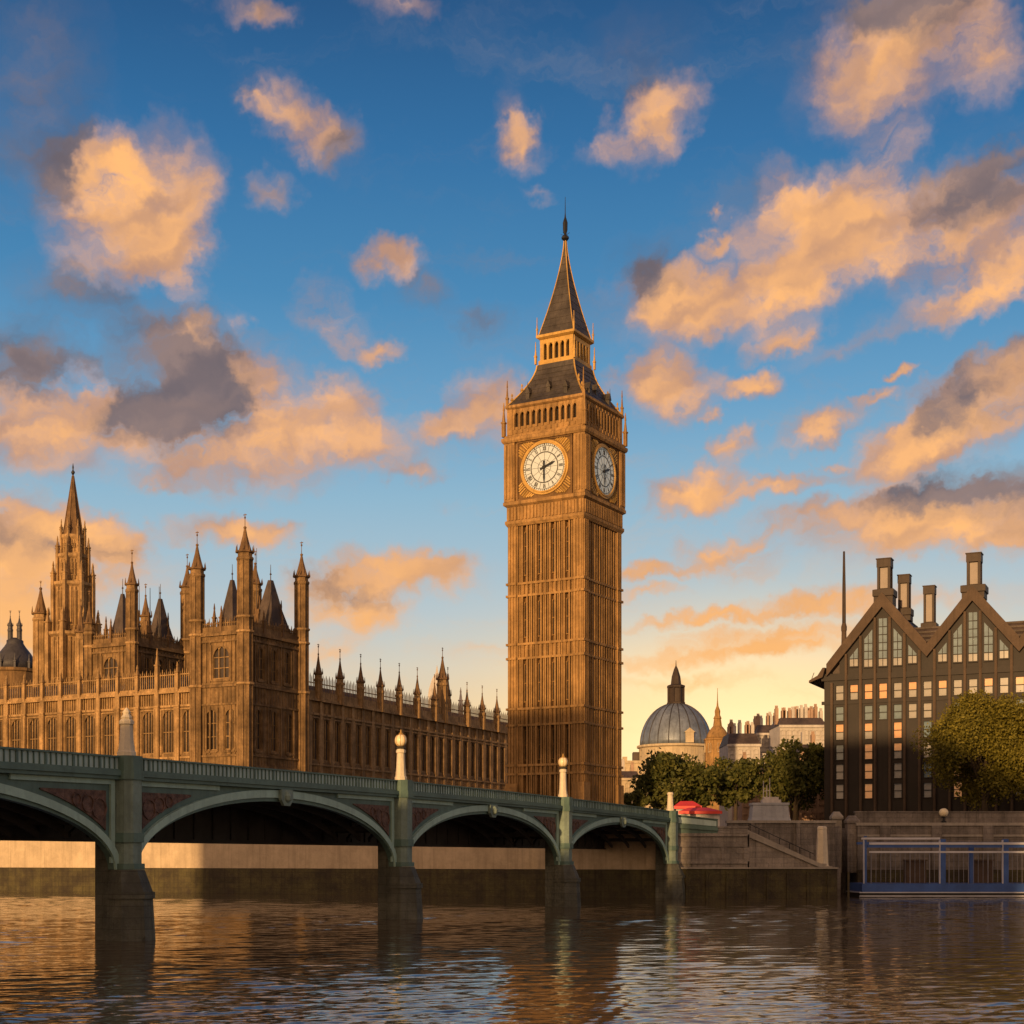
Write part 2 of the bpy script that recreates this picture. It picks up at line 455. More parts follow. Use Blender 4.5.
# window: stone mullions as the part, its glass as the sub-part; meshes shared between copies
WIN = {}
def window(parent, x, y, z, wd, h, rz=0, lights=2, stone='stone', glass='glassd', transoms=1, name='window'):
    key = (round(wd, 2), round(h, 2), lights, stone, glass, transoms)
    if key not in WIN:
        f, p = MB(), MB()
        t = .13 if wd > 1.2 else .09
        for i in range(1, lights):
            xx = -wd / 2 + wd * i / lights
            f.box(xx - t / 2, xx + t / 2, -.16, .04, 0, h)
        for i in range(transoms):
            zz = h * (i + 1) / (transoms + 1)
            f.box(-wd / 2, wd / 2, -.13, .03, zz - t / 2, zz + t / 2)
        f.box(-wd / 2, wd / 2, -.2, .05, 0, .14)
        for sx in (-1, 1): f.box(*sorted((sx * wd / 2, sx * (wd / 2 - .05))), -.12, .04, 0, h)
        lw = wd / lights
        for i in range(lights):
            a = -wd / 2 + lw * i
            f.arch(a, a + lw, h, min(lw * .8, h * .25), -.14, .02, n=3)
        p.box(-wd / 2, wd / 2, .06, .12, 0, h)
        WIN[key] = (f.mesh(name, M[stone]), p.mesh('pane', M[glass]))
    a, b = WIN[key]
    o = bpy.data.objects.new(name, a)
    COL.objects.link(o)
    o.parent = parent
    o.location = (x, y, z)
    o.rotation_euler = (0, 0, rz)
    q = bpy.data.objects.new('pane', b)
    COL.objects.link(q)
    q.parent = o
    return o


def turret_mb(r, z0, zc, zt, rod=1.6, vane=True):
    """octagonal turret: shaft with collars from z0 to zc, ogee cap to zt, rod above"""
    m = MB()
    H = zt - zc
    m.lathe([(r, z0), (r, zc - 1.6), (r, zc - 1.4), (r * 1.22, zc - 1.1), (r * 1.22, zc - .8), (r * 1.02, zc - .6), (r * 1.02, zc - .1), (r * 1.32, zc), (r * 1.32, zc + .25),
             (r * .92, zc + .35), (r * .62, zc + H * .35), (r * .33, zc + H * .65), (r * .15, zc + H * .9), (r * .22, zc + H * .93), (r * .22, zc + H * .97), (.06, zt), (.04, zt + rod)], 8)
    for k in range(8):
        a = math.pi / 8 + k * math.pi / 4
        c, q = math.cos(a), math.sin(a)
        m.tube((c * r, q * r, z0), (c * r, q * r, zc - 1.2), r * .13, n=4)
        m.tube((c * r * 1.25, q * r * 1.25, zc + .1), (c * r * 1.2, q * r * 1.2, zc + .1 + H * .26), r * .12, .02, n=4)
    if vane:
        m.lathe([(.02, zt + rod * .55), (.14, zt + rod * .65), (.14, zt + rod * .72), (.02, zt + rod * .82)], 6)
        m.box(-.3, .3, -.03, .03, zt + rod * .86, zt + rod * .93)
    m.m = [1 if min(m.v[i][2] for i in f) > zc - .2 else 0 for f in m.f]
    return m


def pinnacle_mb(r, z0, zs, zt):
    m = MB()
    m.lathe([(r, z0), (r, zs), (r * 1.35, zs + .08), (r * 1.35, zs + .25), (r * .8, zs + .35), (r * .35, zs + (zt - zs) * .6), (r * .5, zs + (zt - zs) * .64), (.05, zt)], 4)
    return m


def roof_pyramid(m, x0, x1, y0, y1, z0, z1, top=.12):
    cx, cy = (x0 + x1) / 2, (y0 + y1) / 2
    q = [(x0, y0, z0), (x1, y0, z0), (x1, y1, z0), (x0, y1, z0)]
    k = [(cx + (x - cx) * top, cy + (y - cy) * top, z1) for x, y, _ in q]
    md = [(cx + (x - cx) * .52, cy + (y - cy) * .52, z0 + (z1 - z0) * .48) for x, y, _ in q]
    fs = [(3, 2, 1, 0)]
    for b in (0, 4):
        fs += [(b + i, b + (i + 1) % 4, b + 4 + (i + 1) % 4, b + 4 + i) for i in range(4)]
    fs.append((8, 9, 10, 11))
    m.poly(q + md + k, fs)
    m.tube((cx, cy, z1 - .1), (cx, cy, z1 + 2.6), .09, .04, n=5)
    m.lathe([(.03, z1 + .8), (.2, z1 + 1), (.03, z1 + 1.25)], 6, cx, cy)
    return m


GZ = 8.0          # ground level of the bank
# ------------------------------------------------------------------ ground and water
BD = Vector((math.sin(R(24.5)), math.cos(R(24.5)), 0))        # along the bridge, towards the far bank
BN = Vector((-BD.y, BD.x, 0))                                 # from the bridge towards the palace
P0 = Vector((wx(125, 91.4), 91.4, 0))
SPAN = 34.65
AB = P0 + BD * (SPAN * 3)                                     # where the bridge meets the bank
WL = AB + BN * 480                                            # far left end of the river wall
def wave_field():
    rg = np.random.RandomState(4)
    ys = np.geomspace(26, 222, 860)
    ts = np.linspace(-.70, .70, 800)
    Y, T = np.meshgrid(ys, ts, indexing='ij')
    X = Y * T
    Z = np.zeros_like(X)
    step = np.maximum(Y * .0025, .06)
    for i in range(64):
        lam = .36 * (2.9 / .36) ** rg.uniform(0, 1) ** 1.4
        th = R(90 + 14) + rg.normal() * R(24)
        k = 2 * np.pi / lam
        ph = k * (X * math.cos(th) + Y * math.sin(th)) + rg.uniform(0, 6.28) + .8 * np.sin(X * .11 + i) + .6 * np.sin(Y * .07 + 2 * i)
        amp = .0027 * lam ** .70
        fade = np.clip(lam / (2.6 * step) - .6, 0, 1)
        Z += amp * fade * (np.sin(ph) + .25 * np.cos(2 * ph))
    gust = .75 + .35 * np.sin(X * .055 + 1.3 * np.sin(Y * .03)) * np.sin(Y * .048 + .9 * np.sin(X * .04))
    Z *= gust
    return X, Y, Z


WX, WY, WZ = wave_field()
nr, ncol = WX.shape
wv_ = np.concatenate([np.stack([WX, WY, WZ], -1).reshape(-1, 3), np.array([(-3500, -1500, -.35), (3500, -1500, -.35), (3500, 3500, -.35), (-3500, 3500, -.35)])])
ii = (np.arange(nr - 1)[:, None] * ncol + np.arange(ncol - 1)[None, :]).reshape(-1)
wf_ = np.concatenate([np.stack([ii, ii + 1, ii + ncol + 1, ii + ncol], 1), np.array([[nr * ncol, nr * ncol + 1, nr * ncol + 2, nr * ncol + 3]])])
wme = bpy.data.meshes.new('water')
wme.vertices.add(len(wv_))
wme.vertices.foreach_set('co', wv_.astype(np.float32).ravel())
wme.loops.add(wf_.size)
wme.loops.foreach_set('vertex_index', wf_.astype(np.int32).ravel())
wme.polygons.add(len(wf_))
wme.polygons.foreach_set('loop_start', np.arange(0, wf_.size, 4, dtype=np.int32))
wme.polygons.foreach_set('use_smooth', np.ones(len(wf_), dtype=bool))
wme.update(calc_edges=True)
m, n, p = newmat('river_water')
co = n.n('ShaderNodeTexCoord').outputs['Object']
p.inputs['Base Color'].default_value = (.080, .057, .030, 1)
p.inputs['Roughness'].default_value = .05
p.inputs['IOR'].default_value = 1.6
p.inputs['Specular IOR Level'].default_value = .5
mp1 = n.n('ShaderNodeMapping', {0: co, 2: (0, 0, R(12)), 3: (.38, 1.0, 1)})
n1 = n.n('ShaderNodeTexNoise', {'Vector': mp1.outputs[0], 'Scale': .95, 'Detail': 5, 'Roughness': .6, 'Distortion': .8})
mp2 = n.n('ShaderNodeMapping', {0: co, 2: (0, 0, R(-15)), 3: (.6, 1.0, 1)})
n2 = n.n('ShaderNodeTexNoise', {'Vector': mp2.outputs[0], 'Scale': .16, 'Detail': 3, 'Roughness': .5})
n3 = n.n('ShaderNodeTexNoise', {'Vector': mp2.outputs[0], 'Scale': 2.2, 'Detail': 3, 'Roughness': .5})
hh = n.m('ADD', n.m('ADD', n.m('MULTIPLY', n1.outputs[0], .55), n.m('MULTIPLY', n2.outputs[0], .8)), n.m('MULTIPLY', n3.outputs[0], .10))
bp = n.n('ShaderNodeBump', {'Height': hh, 'Strength': .16, 'Distance': .2})
n.nt.links.new(bp.outputs[0], p.inputs['Normal'])
M['water'] = m
wme.materials.append(M['water'])
water = bpy.data.objects.new('water', wme)
COL.objects.link(water)
structure(water)

gm = MB()
pts = [tuple((WL + BD * .5).xy), tuple((AB + BD * .5).xy), (28.4, 198), (42.6, 198.5), (42.6, 212), (47, 212), (47, 205), (600, 205), (3500, 400), (3500, 3400), (-3500, 3400), (-3500, 900)]
gm.slabxy(pts, -3, GZ)
structure(gm.build('ground', M['ground']))

# ------------------------------------------------------------------ river wall under the palace
rl = 480
t = thing('river_wall', 'long pale stone river wall with dark wet footing, seen under the bridge arches', 'wall', tuple(WL), math.atan2(-BN.y, -BN.x))
MB().slab(0, rl - 1.5, 3.55, GZ + .5, 0, .9, ()).build('wall_face', M['wall'], t)
MB().box(0, rl - 1.5, -.5, .85, -2, 3.5).build('footing', M['wet'], t)
MB().box(0, rl - 1.5, -.15, 1.05, GZ + .5, GZ + .8).build('coping', M['coping'], t)

# ------------------------------------------------------------------ bridge
br = thing('arch_bridge', 'green painted iron arch bridge with stone piers crossing the river', 'bridge', tuple(P0), R(65.5))
BW = 15.0
K0, K1 = -2, 3
def deckz(x): return 11.35 - .00012 * (x - 38) ** 2          # top of the parapet
XS = [K0 * SPAN + i * SPAN / 12 for i in range((K1 - K0) * 12 + 1)]
def strip(m, y0, y1, zo0, zo1, xs=XS, mi=0):
    vs, fs = [], []
    for x in xs:
        z = deckz(x)
        vs += [(x, y0, z + zo0), (x, y1, z + zo0), (x, y1, z + zo1), (x, y0, z + zo1)]
    for i in range(len(xs) - 1):
        a, b = 4 * i, 4 * i + 4
        fs += [(a + j, a + (j + 1) % 4, b + (j + 1) % 4, b + j)[::-1] for j in range(4)]
    e = 4 * (len(xs) - 1)
    fs += [(0, 1, 2, 3), (e + 3, e + 2, e + 1, e)]
    return m.poly(vs, fs, mi)


strip(MB(), .3, BW - .3, -1.5, -.85).build('deck', M['ground'], br)
m = MB()
strip(m, -.45, .30, -1.20, -.90)
strip(m, -.32, .29, -1.42, -1.21)
strip(m, BW - .29, BW + .45, -1.20, -.90)
m.build('cornice', M['greend'], br)
for yy, nm in ((-.22, 'parapet'), (BW - .02, 'parapet')):
    m = MB()
    strip(m, yy - .06, yy + .26, -.11, .0, mi=1)
    strip(m, yy - .03, yy + .22, -.895, -.80, mi=1)
    strip(m, yy + .08, yy + .14, -.80, -.11, mi=0)
    x = K0 * SPAN
    i = 0
    while x < K1 * SPAN:
        z = deckz(x)
        wid = .16 if i % 5 == 0 else .055
        m.box(x, x + wid, yy - .01, yy + .2, z - .80, z - .112, 1)
        x += .46
        i += 1
    m.build(nm, [M['railpanel'], M['greend']], br)

A_HALF, SPRING, CROWN = SPAN / 2 - 1.05, 4.3, 9.02
def ell(x, a, zc): return SPRING + (zc - SPRING) * math.sqrt(max(0, 1 - (x / a) ** 2))
NS = 40
TH = [math.pi * i / NS for i in range(NS + 1)]
def ring(m, a0, z0, a1, z1, y0, y1, cx, dz, mi=0):
    vs, fs = [], []
    for th in TH:
        c, q = -math.cos(th), math.sin(th)
        for a, zc in ((a0, z0), (a1, z1)):
            for y in (y0, y1):
                vs.append((cx + a * c, y, SPRING + (zc - SPRING) * q + dz * q))
    for i in range(NS):
        b, c = 4 * i, 4 * i + 4
        for j, k in ((0, 1), (1, 3), (3, 2), (2, 0)):
            fs.append((b + j, b + k, c + k, c + j))
    fs += [(0, 2, 3, 1), (4 * NS, 4 * NS + 1, 4 * NS + 3, 4 * NS + 2)]
    return m.poly(vs, fs, mi)


for k in range(K0, K1):
    cx = (k + .5) * SPAN
    dz = deckz(cx) - 11.3
    m = MB()
    ring(m, A_HALF, CROWN, A_HALF + .02, CROWN + .26, -.02, .42, cx, dz, 1)         # dark inner edge
    ring(m, A_HALF + .02, CROWN + .262, A_HALF + .55, CROWN + .80, -.16, .42, cx, dz, 0)
    m.build('arch', [M['green'], M['greend']], br)
    # keystone shield
    m = MB()
    zt = deckz(cx) - 1.43
    m.prism([(cx - .75, zt), (cx - .75, zt - .75), (cx - .35, zt - 1.15), (cx + .35, zt - 1.15), (cx + .75, zt - .75), (cx + .75, zt)], -.42, -.17)
    m.lathe([(.1, zt - .9), (.3, zt - .75), (.35, zt - .45), (.2, zt - .2), (.1, zt - .1)], 8, cx, -.42)
    m.build('keystone_shield', M['pierst'], br)
    # spandrel plate above the ring, with raised frame and red-brown tracery panels
    vs = [(x, ) for x in ()]
    m = MB()
    xs = [cx - A_HALF - .4 + (2 * A_HALF + .8) * i / 60 for i in range(61)]
    vv, ff = [], []
    for x in xs:
        lo = ell(x - cx, A_HALF + .3, CROWN + dz + .5)
        hi = deckz(x) - 1.21
        lo = min(lo, hi - .02)
        vv += [(x, .12, lo), (x, .12, hi), (x, .40, lo), (x, .40, hi)]
    for i in range(60):
        a, b = 4 * i, 4 * i + 4
        ff += [(a, b, b + 1, a + 1), (a + 2, a + 3, b + 3, b + 2), (a, a + 2, b + 2, b), (a + 1, b + 1, b + 3, a + 3)]
    m.poly(vv, ff)
    m.build('spandrel', M['greend'], br)
    for sg in (-1, 1):
        fr, tr = MB(), MB()
        xe = A_HALF + .12                          # outer post beside the pier
        x0, x1 = sorted((cx + sg * (xe - .38), cx + sg * xe))
        fr.box(x0, x1, -.02, .119, SPRING + .4, deckz(x0) - 1.425)
        xq = [cx + sg * (xe - .385 - i * .4) for i in range(22)]
        for a, b in zip(xq[:-1], xq[1:]):
            if deckz(a) - 1.75 < ell(a - cx, A_HALF + .55, CROWN + dz + .80): break
            lo, hi = sorted((a, b))
            fr.box(lo, hi, -.02, .119, deckz(a) - 1.74, deckz(a) - 1.425)
        # tracery: an inner triangle following the ring at a distance
        top, bot = [], []
        for i in range(30):
            x = xe - .78 - i * .33
            zt_, zb_ = deckz(cx + sg * x) - 2.12, ell(x, A_HALF + .9, CROWN + dz + 1.25)
            if zb_ > zt_ - .06: break
            top.append((cx + sg * x, zt_))
            bot.append((cx + sg * x, zb_))
        for i in range(len(top) - 1):
            q = [top[i], top[i + 1], bot[i + 1], bot[i]]
            tr.prism(q if sg > 0 else q[::-1], .03, .119)
        # foil rings standing on the tracery
        for i, rr in ((1, .62), (4, .5), (7, .36)):
            if i < len(top):
                zc = (top[i][1] + bot[i][1]) / 2
                rr = min(rr, (top[i][1] - bot[i][1]) * .42)
                for q in range(10):
                    a, b = q * math.pi / 5, (q + 1) * math.pi / 5
                    tr.tube((top[i][0] - sg * .3 + rr * math.cos(a), .0, zc + rr * math.sin(a)), (top[i][0] - sg * .3 + rr * math.cos(b), .0, zc + rr * math.sin(b)), .07, n=4)
        fr.build('spandrel_frame', M['green'], br)
        tr.build('spandrel_tracery', M['spand'], br)
    # ribs under the deck and the deep girder in the middle of the width
    m = MB()
    full = TH[:]
    TH[:] = [R(26) + R(128) * i / NS for i in range(NS + 1)]
    for y in (2.2, 4.4, 6.6):
        ring(m, A_HALF, CROWN - .05, A_HALF + .02, CROWN + .7, y - .12, y + .12, cx, dz)
    TH[:] = full
    for i in range(1, 12):
        x = cx - A_HALF + 2 * A_HALF * i / 12
        z = ell(x - cx, A_HALF, CROWN + dz) + .25
        m.box(x - .1, x + .1, .6, 8.4, z, z + .4)
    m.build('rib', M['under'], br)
    m = MB()
    m.box(cx - SPAN / 2 + .005, cx + SPAN / 2 - .005, 8.6, 9.0, 6.25, 9.75)
    for i in range(14):
        x = cx - A_HALF + 1 + i * (2 * A_HALF - 2) / 13
        m.box(x - .09, x + .09, 8.45, 8.59, 6.4, 9.7)
    m.box(cx - SPAN / 2 + .005, cx + SPAN / 2 - .005, 8.42, 9.15, 6.1, 6.24)
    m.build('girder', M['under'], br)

for k in range(K0, K1 + 1):
    x = k * SPAN
    zt = deckz(x)
    pr = MB()
    pr.slabxy([(x - .95, .3), (x + .95, .3), (x + .95, 1.5), (x - .95, 1.5)], -2, zt - 1.55)
    pier = pr.build('pier', M['pierwet'], br)
    c = MB()
    hx = [(x - .78, .29), (x - .78, -.55), (x - .42, -.95), (x + .42, -.95), (x + .78, -.55), (x + .78, .29)]
    def hexo(k_): return [(x + (a - x) * k_, .29 if b > 0 else b * (1 + (k_ - 1) * .8)) for a, b in hx]
    c.slabxy(hexo(1), 6.52, zt - 1.43)
    c.slabxy(hexo(.98), 4.66, 5.95)
    c.build('column', M['pierst'], pier)
    MB().slabxy(hexo(1.14), 5.95, 6.52).build('band', M['greend'], pier)
    MB().slabxy(hexo(1.14), zt - 1.43, zt - .9).slabxy(hexo(1.05), zt - .9, zt + .02).build('cap', M['greend'], pier)
    MB().slabxy(hexo(1.2), 4.3, 4.66).build('band', M['greend'], pier)
    c = MB()
    def cut(wd, ln): return [(x - wd, .28), (x - wd, -ln * .45), (x - wd * .35, -ln), (x + wd * .35, -ln), (x + wd, -ln * .45), (x + wd, .28)]
    a_, b_ = cut(1.05, 1.2), cut(1.3, 1.75)
    n_ = len(a_)
    c.poly([(u, v, 2.95) for u, v in b_] + [(u, v, 4.28) for u, v in a_], [tuple(range(n_, 2 * n_))] + [(i, (i + 1) % n_, n_ + (i + 1) % n_, n_ + i) for i in range(n_)])
    d_ = cut(1.48, 2.05)
    c.slabxy(cut(1.4, 1.88), 2.55, 2.95)
    c.poly([(u, v, -2) for u, v in d_] + [(u, v, 2.55) for u, v in b_], [tuple(range(n_, 2 * n_))] + [(i, (i + 1) % n_, n_ + (i + 1) % n_, n_ + i) for i in range(n_)])
    c.build('cutwater', M['pierwet'], pier)

# lamps on the parapet above the piers
LAMPB = {0: 'cream stone lamp pedestal on the bridge parapet without a globe, nearest the viewer', 1: 'cream bridge lamp with gold framed globe standing before the dark palace wing',
         2: 'cream bridge lamp with round globe standing before the foot of the clock tower', 3: 'short cream pedestal without globe where the bridge meets the bank'}
for k in range(0, 4):
    x = k * SPAN
    wp = P0 + BD * x - BN * .12
    zb = deckz(x) + .02
    t = thing('bridge_lamp', LAMPB[k], 'street lamp', (wp.x, wp.y, zb), R(65.5), 'lamps along the bridge parapet')
    ped = MB()
    hgt = (2.25, 2.55, 2.9, 2.3)[k]
    q_ = .86 if k == 0 else .74
    ped.lathe([(.68 * q_, 0), (.68 * q_, .25), (.60 * q_, .32), (.52 * q_, .9), (.44 * q_, hgt - .35), (.54 * q_, hgt - .3), (.54 * q_, hgt - .12), (.42 * q_, hgt)], 8)
    ped.build('pedestal', M['cream'], t)
    if k in (1, 2):
        c = MB().lathe([(.30, hgt + .001), (.46, hgt + .12), (.2, hgt + .25)], 8)
        c.build('collar', M['dialring'], t)
        gl = MB()
        prof = [(.10 + .38 * math.sin(math.pi * i / 10) - .1 * (i in (0, 10)), hgt + .72 - .48 * math.cos(math.pi * i / 10)) for i in range(11)]
        gl.lathe(prof, 16)
        smooth(gl.build('globe', M['globe'], t))
        cg = MB()
        for q in range(8):
            a = math.pi / 8 + q * math.pi / 4
            pp = [(r_ * 1.02 * math.cos(a), r_ * 1.02 * math.sin(a), z_) for r_, z_ in prof]
            for u, v in zip(pp[:-1], pp[1:]): cg.tube(u, v, .022, n=4)
        cg.lathe([(.16, hgt + 1.19), (.2, hgt + 1.26), (.08, hgt + 1.36), (.03, hgt + 1.6)], 6)
        cg.build('cage', M['gold'], t)
    elif k == 0:
        f = MB().lathe([(.3, hgt + .001), (.36, hgt + .1), (.22, hgt + .3), (.26, hgt + .45), (.12, hgt + .62), (.05, hgt + .7)], 8)
        f.build('finial', M['cream'], t)

# ------------------------------------------------------------------ clock tower
TC = Vector((7.84, 221.0, GZ))
ct = thing('clock_tower', 'tall golden stone clock tower with two white dials and dark iron spire', 'tower', tuple(TC), R(-30))
def tz(Z): return Z - GZ
HS, HC = 6.15, 6.6
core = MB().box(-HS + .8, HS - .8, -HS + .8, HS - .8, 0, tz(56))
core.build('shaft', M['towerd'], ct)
# face ribs
face = MB()
inner = HS - 1.55
NB = 4
bw_ = 2 * inner / NB
yf = -HS
ribx = []
for i in range(NB):
    c = -inner + bw_ * (i + .5)
    ribx += [(c - .42, .11, .50), (c + .42, .11, .50), (c - .80, .09, .40), (c + .80, .09, .40)]
for i in range(NB + 1):
    ribx.append((-inner + bw_ * i, .10, .52))
for (x, hw, dp) in ribx:
    face.box(x - hw, x + hw, yf + .56 - dp, yf + .805, 0, tz(53.2))
# horizontal string courses with a blind arcade between each pair
STG = [(17.0, 18.6), (24.1, 26.8), (33.8, 36.2), (42.9, 45.0)]
for a, b in STG:
    face.box(-HS + 1.5, HS - 1.5, yf + .02, yf + .802, tz(a), tz(a) + .32)
    face.box(-HS + 1.5, HS - 1.5, yf - .02, yf + .802, tz(b) - .34, tz(b))
    face.box(-HS + 1.5, HS - 1.5, yf + .42, yf + .803, tz(a) + .321, tz(b) - .341)
    nn = 16
    for i in range(nn):
        x = -inner + 2 * inner * (i + .5) / nn
        face.box(x - .13, x + .13, yf + .16, yf + .419, tz(a) + .322, tz(b) - .342)
ribs = MB()
for k in range(4): ribs.add(face, k * math.pi / 2)
ribs.build('tracery', M['tower'], ct)
# corner buttresses
for sx in (-1, 1):
    for sy in (-1, 1):
        bm = MB()
        x0, x1 = sorted((sx * (HS - 1.55), sx * HS))
        y0, y1 = sorted((sy * (HS - 1.55), sy * HS))
        bm.box(x0, x1, y0, y1, 0, tz(53.4))
        for u in (.28, .80, 1.30):
            a = sx * (HS - 1.55 + u * .96)
            bm.box(a - .12, a + .12, *sorted((sy * HS, sy * (HS + .16))), 0, tz(53.2))
            a = sy * (HS - 1.55 + u * .96)
            bm.box(*sorted((sx * HS, sx * (HS + .16))), a - .12, a + .12, 0, tz(53.2))
        for a, b in STG:
            for z in (a, b - .34):
                o_ = .26
                xa, xb = sorted((sx * (HS - 1.50), sx * (HS + o_)))
                ya, yb = sorted((sy * (HS - 1.50), sy * (HS + o_)))
                bm.box(xa, xb, ya, yb, tz(z) + .003, tz(z) + .335)
        # weathered plinth
        xa, xb = sorted((sx * (HS - 1.58), sx * (HS + .3)))
        ya, yb = sorted((sy * (HS - 1.58), sy * (HS + .3)))
        bm.box(xa, xb, ya, yb, 0, tz(15.8))
        bm.build('buttress', M['tower'], ct)
# lancet windows in the stages
for k, rz in ((0, 0), (1, math.pi / 2), (3, -math.pi / 2), (2, math.pi)):
    if k in (2, 3): continue
    for (za, zb) in ((46.0, 52.4), (37.0, 42.2), (27.6, 33.2), (19.2, 23.6)):
        for i in range(NB):
            c = -inner + bw_ * (i + .5)
            px_, py_ = c, -HS + .70
            X = px_ * math.cos(rz) - py_ * math.sin(rz)
            Y = px_ * math.sin(rz) + py_ * math.cos(rz)
            window(ct, X, Y, tz(za), .60, zb - za, rz, 1, 'tower', 'glassd', 2 if za > 40 else 1)
# corbelled gallery under the clock
gal = MB()
gal.lathe([((HS + .1) * 1.4142, tz(53.2)), ((HS + .35) * 1.4142, tz(53.6)), ((HS + .35) * 1.4142, tz(54.0)), ((HS + .15) * 1.4142, tz(54.1)), ((HS + .15) * 1.4142, tz(56.0)),
           ((HC + .1) * 1.4142, tz(56.3)), ((HC + .1) * 1.4142, tz(56.75)), ((HC - .2) * 1.4142, tz(56.8))], 4)
one = MB()
for i in range(22):
    x = -HS + .3 + (2 * HS - .6) * i / 21
    one.box(x - .14, x + .14, -HS - .33, -HS - .152, tz(54.1), tz(55.95))
for k in range(4): gal.add(one, k * math.pi / 2)
gal.build('gallery', M['tower'], ct)
# clock stage
ck = MB()
ck.box(-HC + .45, HC - .45, -HC + .45, HC - .45, tz(56.8), tz(66.4))
for sx in (-1, 1):
    for sy in (-1, 1):
        x0, x1 = sorted((sx * (HC - 1.75), sx * HC))
        y0, y1 = sorted((sy * (HC - 1.75), sy * HC))
        ck.box(x0, x1, y0, y1, tz(56.805), tz(65.3))
        for u in (.3, .85, 1.4):
            a = sx * (HC - 1.75 + u)
            ck.box(a - .13, a + .13, *sorted((sy * HC, sy * (HC + .14))), tz(57.2), tz(65.0))
            a = sy * (HC - 1.75 + u)
            ck.box(*sorted((sx * HC, sx * (HC + .14))), a - .13, a + .13, tz(57.2), tz(65.0))
ck.lathe([((HC + .12) * 1.4142, tz(65.3)), ((HC + .30) * 1.4142, tz(65.6)), ((HC + .30) * 1.4142, tz(66.0)), ((HC + .02) * 1.4142, tz(66.15)), ((HC + .02) * 1.4142, tz(66.4)), ((HC - .5) * 1.4142, tz(66.55))], 4)
ck.build('clock_stage', M['tower'], ct)
# pierced belfry arcade above
HB = 6.15
bf = MB()
bf.box(-HB + .7, HB - .7, -HB + .7, HB - .7, tz(66.5), tz(70.3), 1)
one = MB()
one.box(-HB, HB, -HB, -HB + .6, tz(66.55), tz(67.25))
one.box(-HB, HB, -HB + .001, -HB + .6, tz(69.75), tz(70.3))
nb = 11
for i in range(nb + 1):
    x = -HB + .9 + (2 * HB - 1.8) * i / nb
    one.box(x - .17, x + .17, -HB - .06, -HB + .5, tz(67.25), tz(69.75))
    if i < nb:
        stp = (2 * HB - 1.8) / nb
        one.arch(x + .17, x + stp - .17, tz(69.75), .6, -HB, -HB + .4, n=3)
        one.box(x + .17, x + stp - .17, -HB + .15, -HB + .4, tz(67.251), tz(67.7))
        one.box(x + stp / 2 - .16, x + stp / 2 + .16, -HB - .1, -HB - .001, tz(66.7), tz(67.15))
        one.box(x + stp / 2 - .1, x + stp / 2 + .1, -HB - .07, -HB, tz(69.85), tz(70.25))
for k in range(4): bf.add(one, k * math.pi / 2)
for sx in (-1, 1):
    for sy in (-1, 1):
        x0, x1 = sorted((sx * (HB - .8), sx * (HB + .12)))
        y0, y1 = sorted((sy * (HB - .8), sy * (HB + .12)))
        bf.box(x0, x1, y0, y1, tz(66.56), tz(70.29))
bf.lathe([((HB + .1) * 1.4142, tz(70.3)), ((HB + .34) * 1.4142, tz(70.5)), ((HB + .34) * 1.4142, tz(70.85)), ((HB - .1) * 1.4142, tz(70.95))], 4)
bf.build('belfry_arcade', [M['tower'], M['glassd']], ct)
for sx in (-1, 1):
    for sy in (-1, 1):
        pm = pinnacle_mb(.34, tz(66.3), tz(68.2), tz(71.3))
        pm.build('pinnacle', M['tower'], ct, (sx * (HC + .02), sy * (HC + .02), 0))
        pm = pinnacle_mb(.22, tz(70.6), tz(71.8), tz(74.6))
        pm.build('pinnacle', M['tower'], ct, (sx * (HB + .1), sy * (HB + .1), 0))

ROM = ['XII', 'I', 'II', 'III', 'IV', 'V', 'VI', 'VII', 'VIII', 'IX', 'X', 'XI']
RD = 3.4
def dial_xy(r, a): return r * math.sin(a), r * math.cos(a)
def bar2(m, p, q, wd, y0, y1):
    p, q = Vector((p[0], p[1])), Vector((q[0], q[1]))
    d = (q - p).normalized()
    nn = Vector((-d.y, d.x)) * wd / 2
    pts = [p + nn, q + nn, q - nn, p - nn]
    return m.prism([(v.x, v.y) for v in pts][::-1], y0, y1)
def annulus(m, r0, r1, y0, y1, n=48, mi=0):
    vs, fs = [], []
    for i in range(n):
        a = 2 * math.pi * i / n
        for r in (r0, r1):
            for y in (y0, y1): vs.append((r * math.sin(a), y, r * math.cos(a)))
    for i in range(n):
        b, c = 4 * i, 4 * ((i + 1) % n)
        for j, k in ((0, 2), (2, 3), (3, 1), (1, 0)): fs.append((b + j, b + k, c + k, c + j))
    return m.poly(vs, fs, mi)


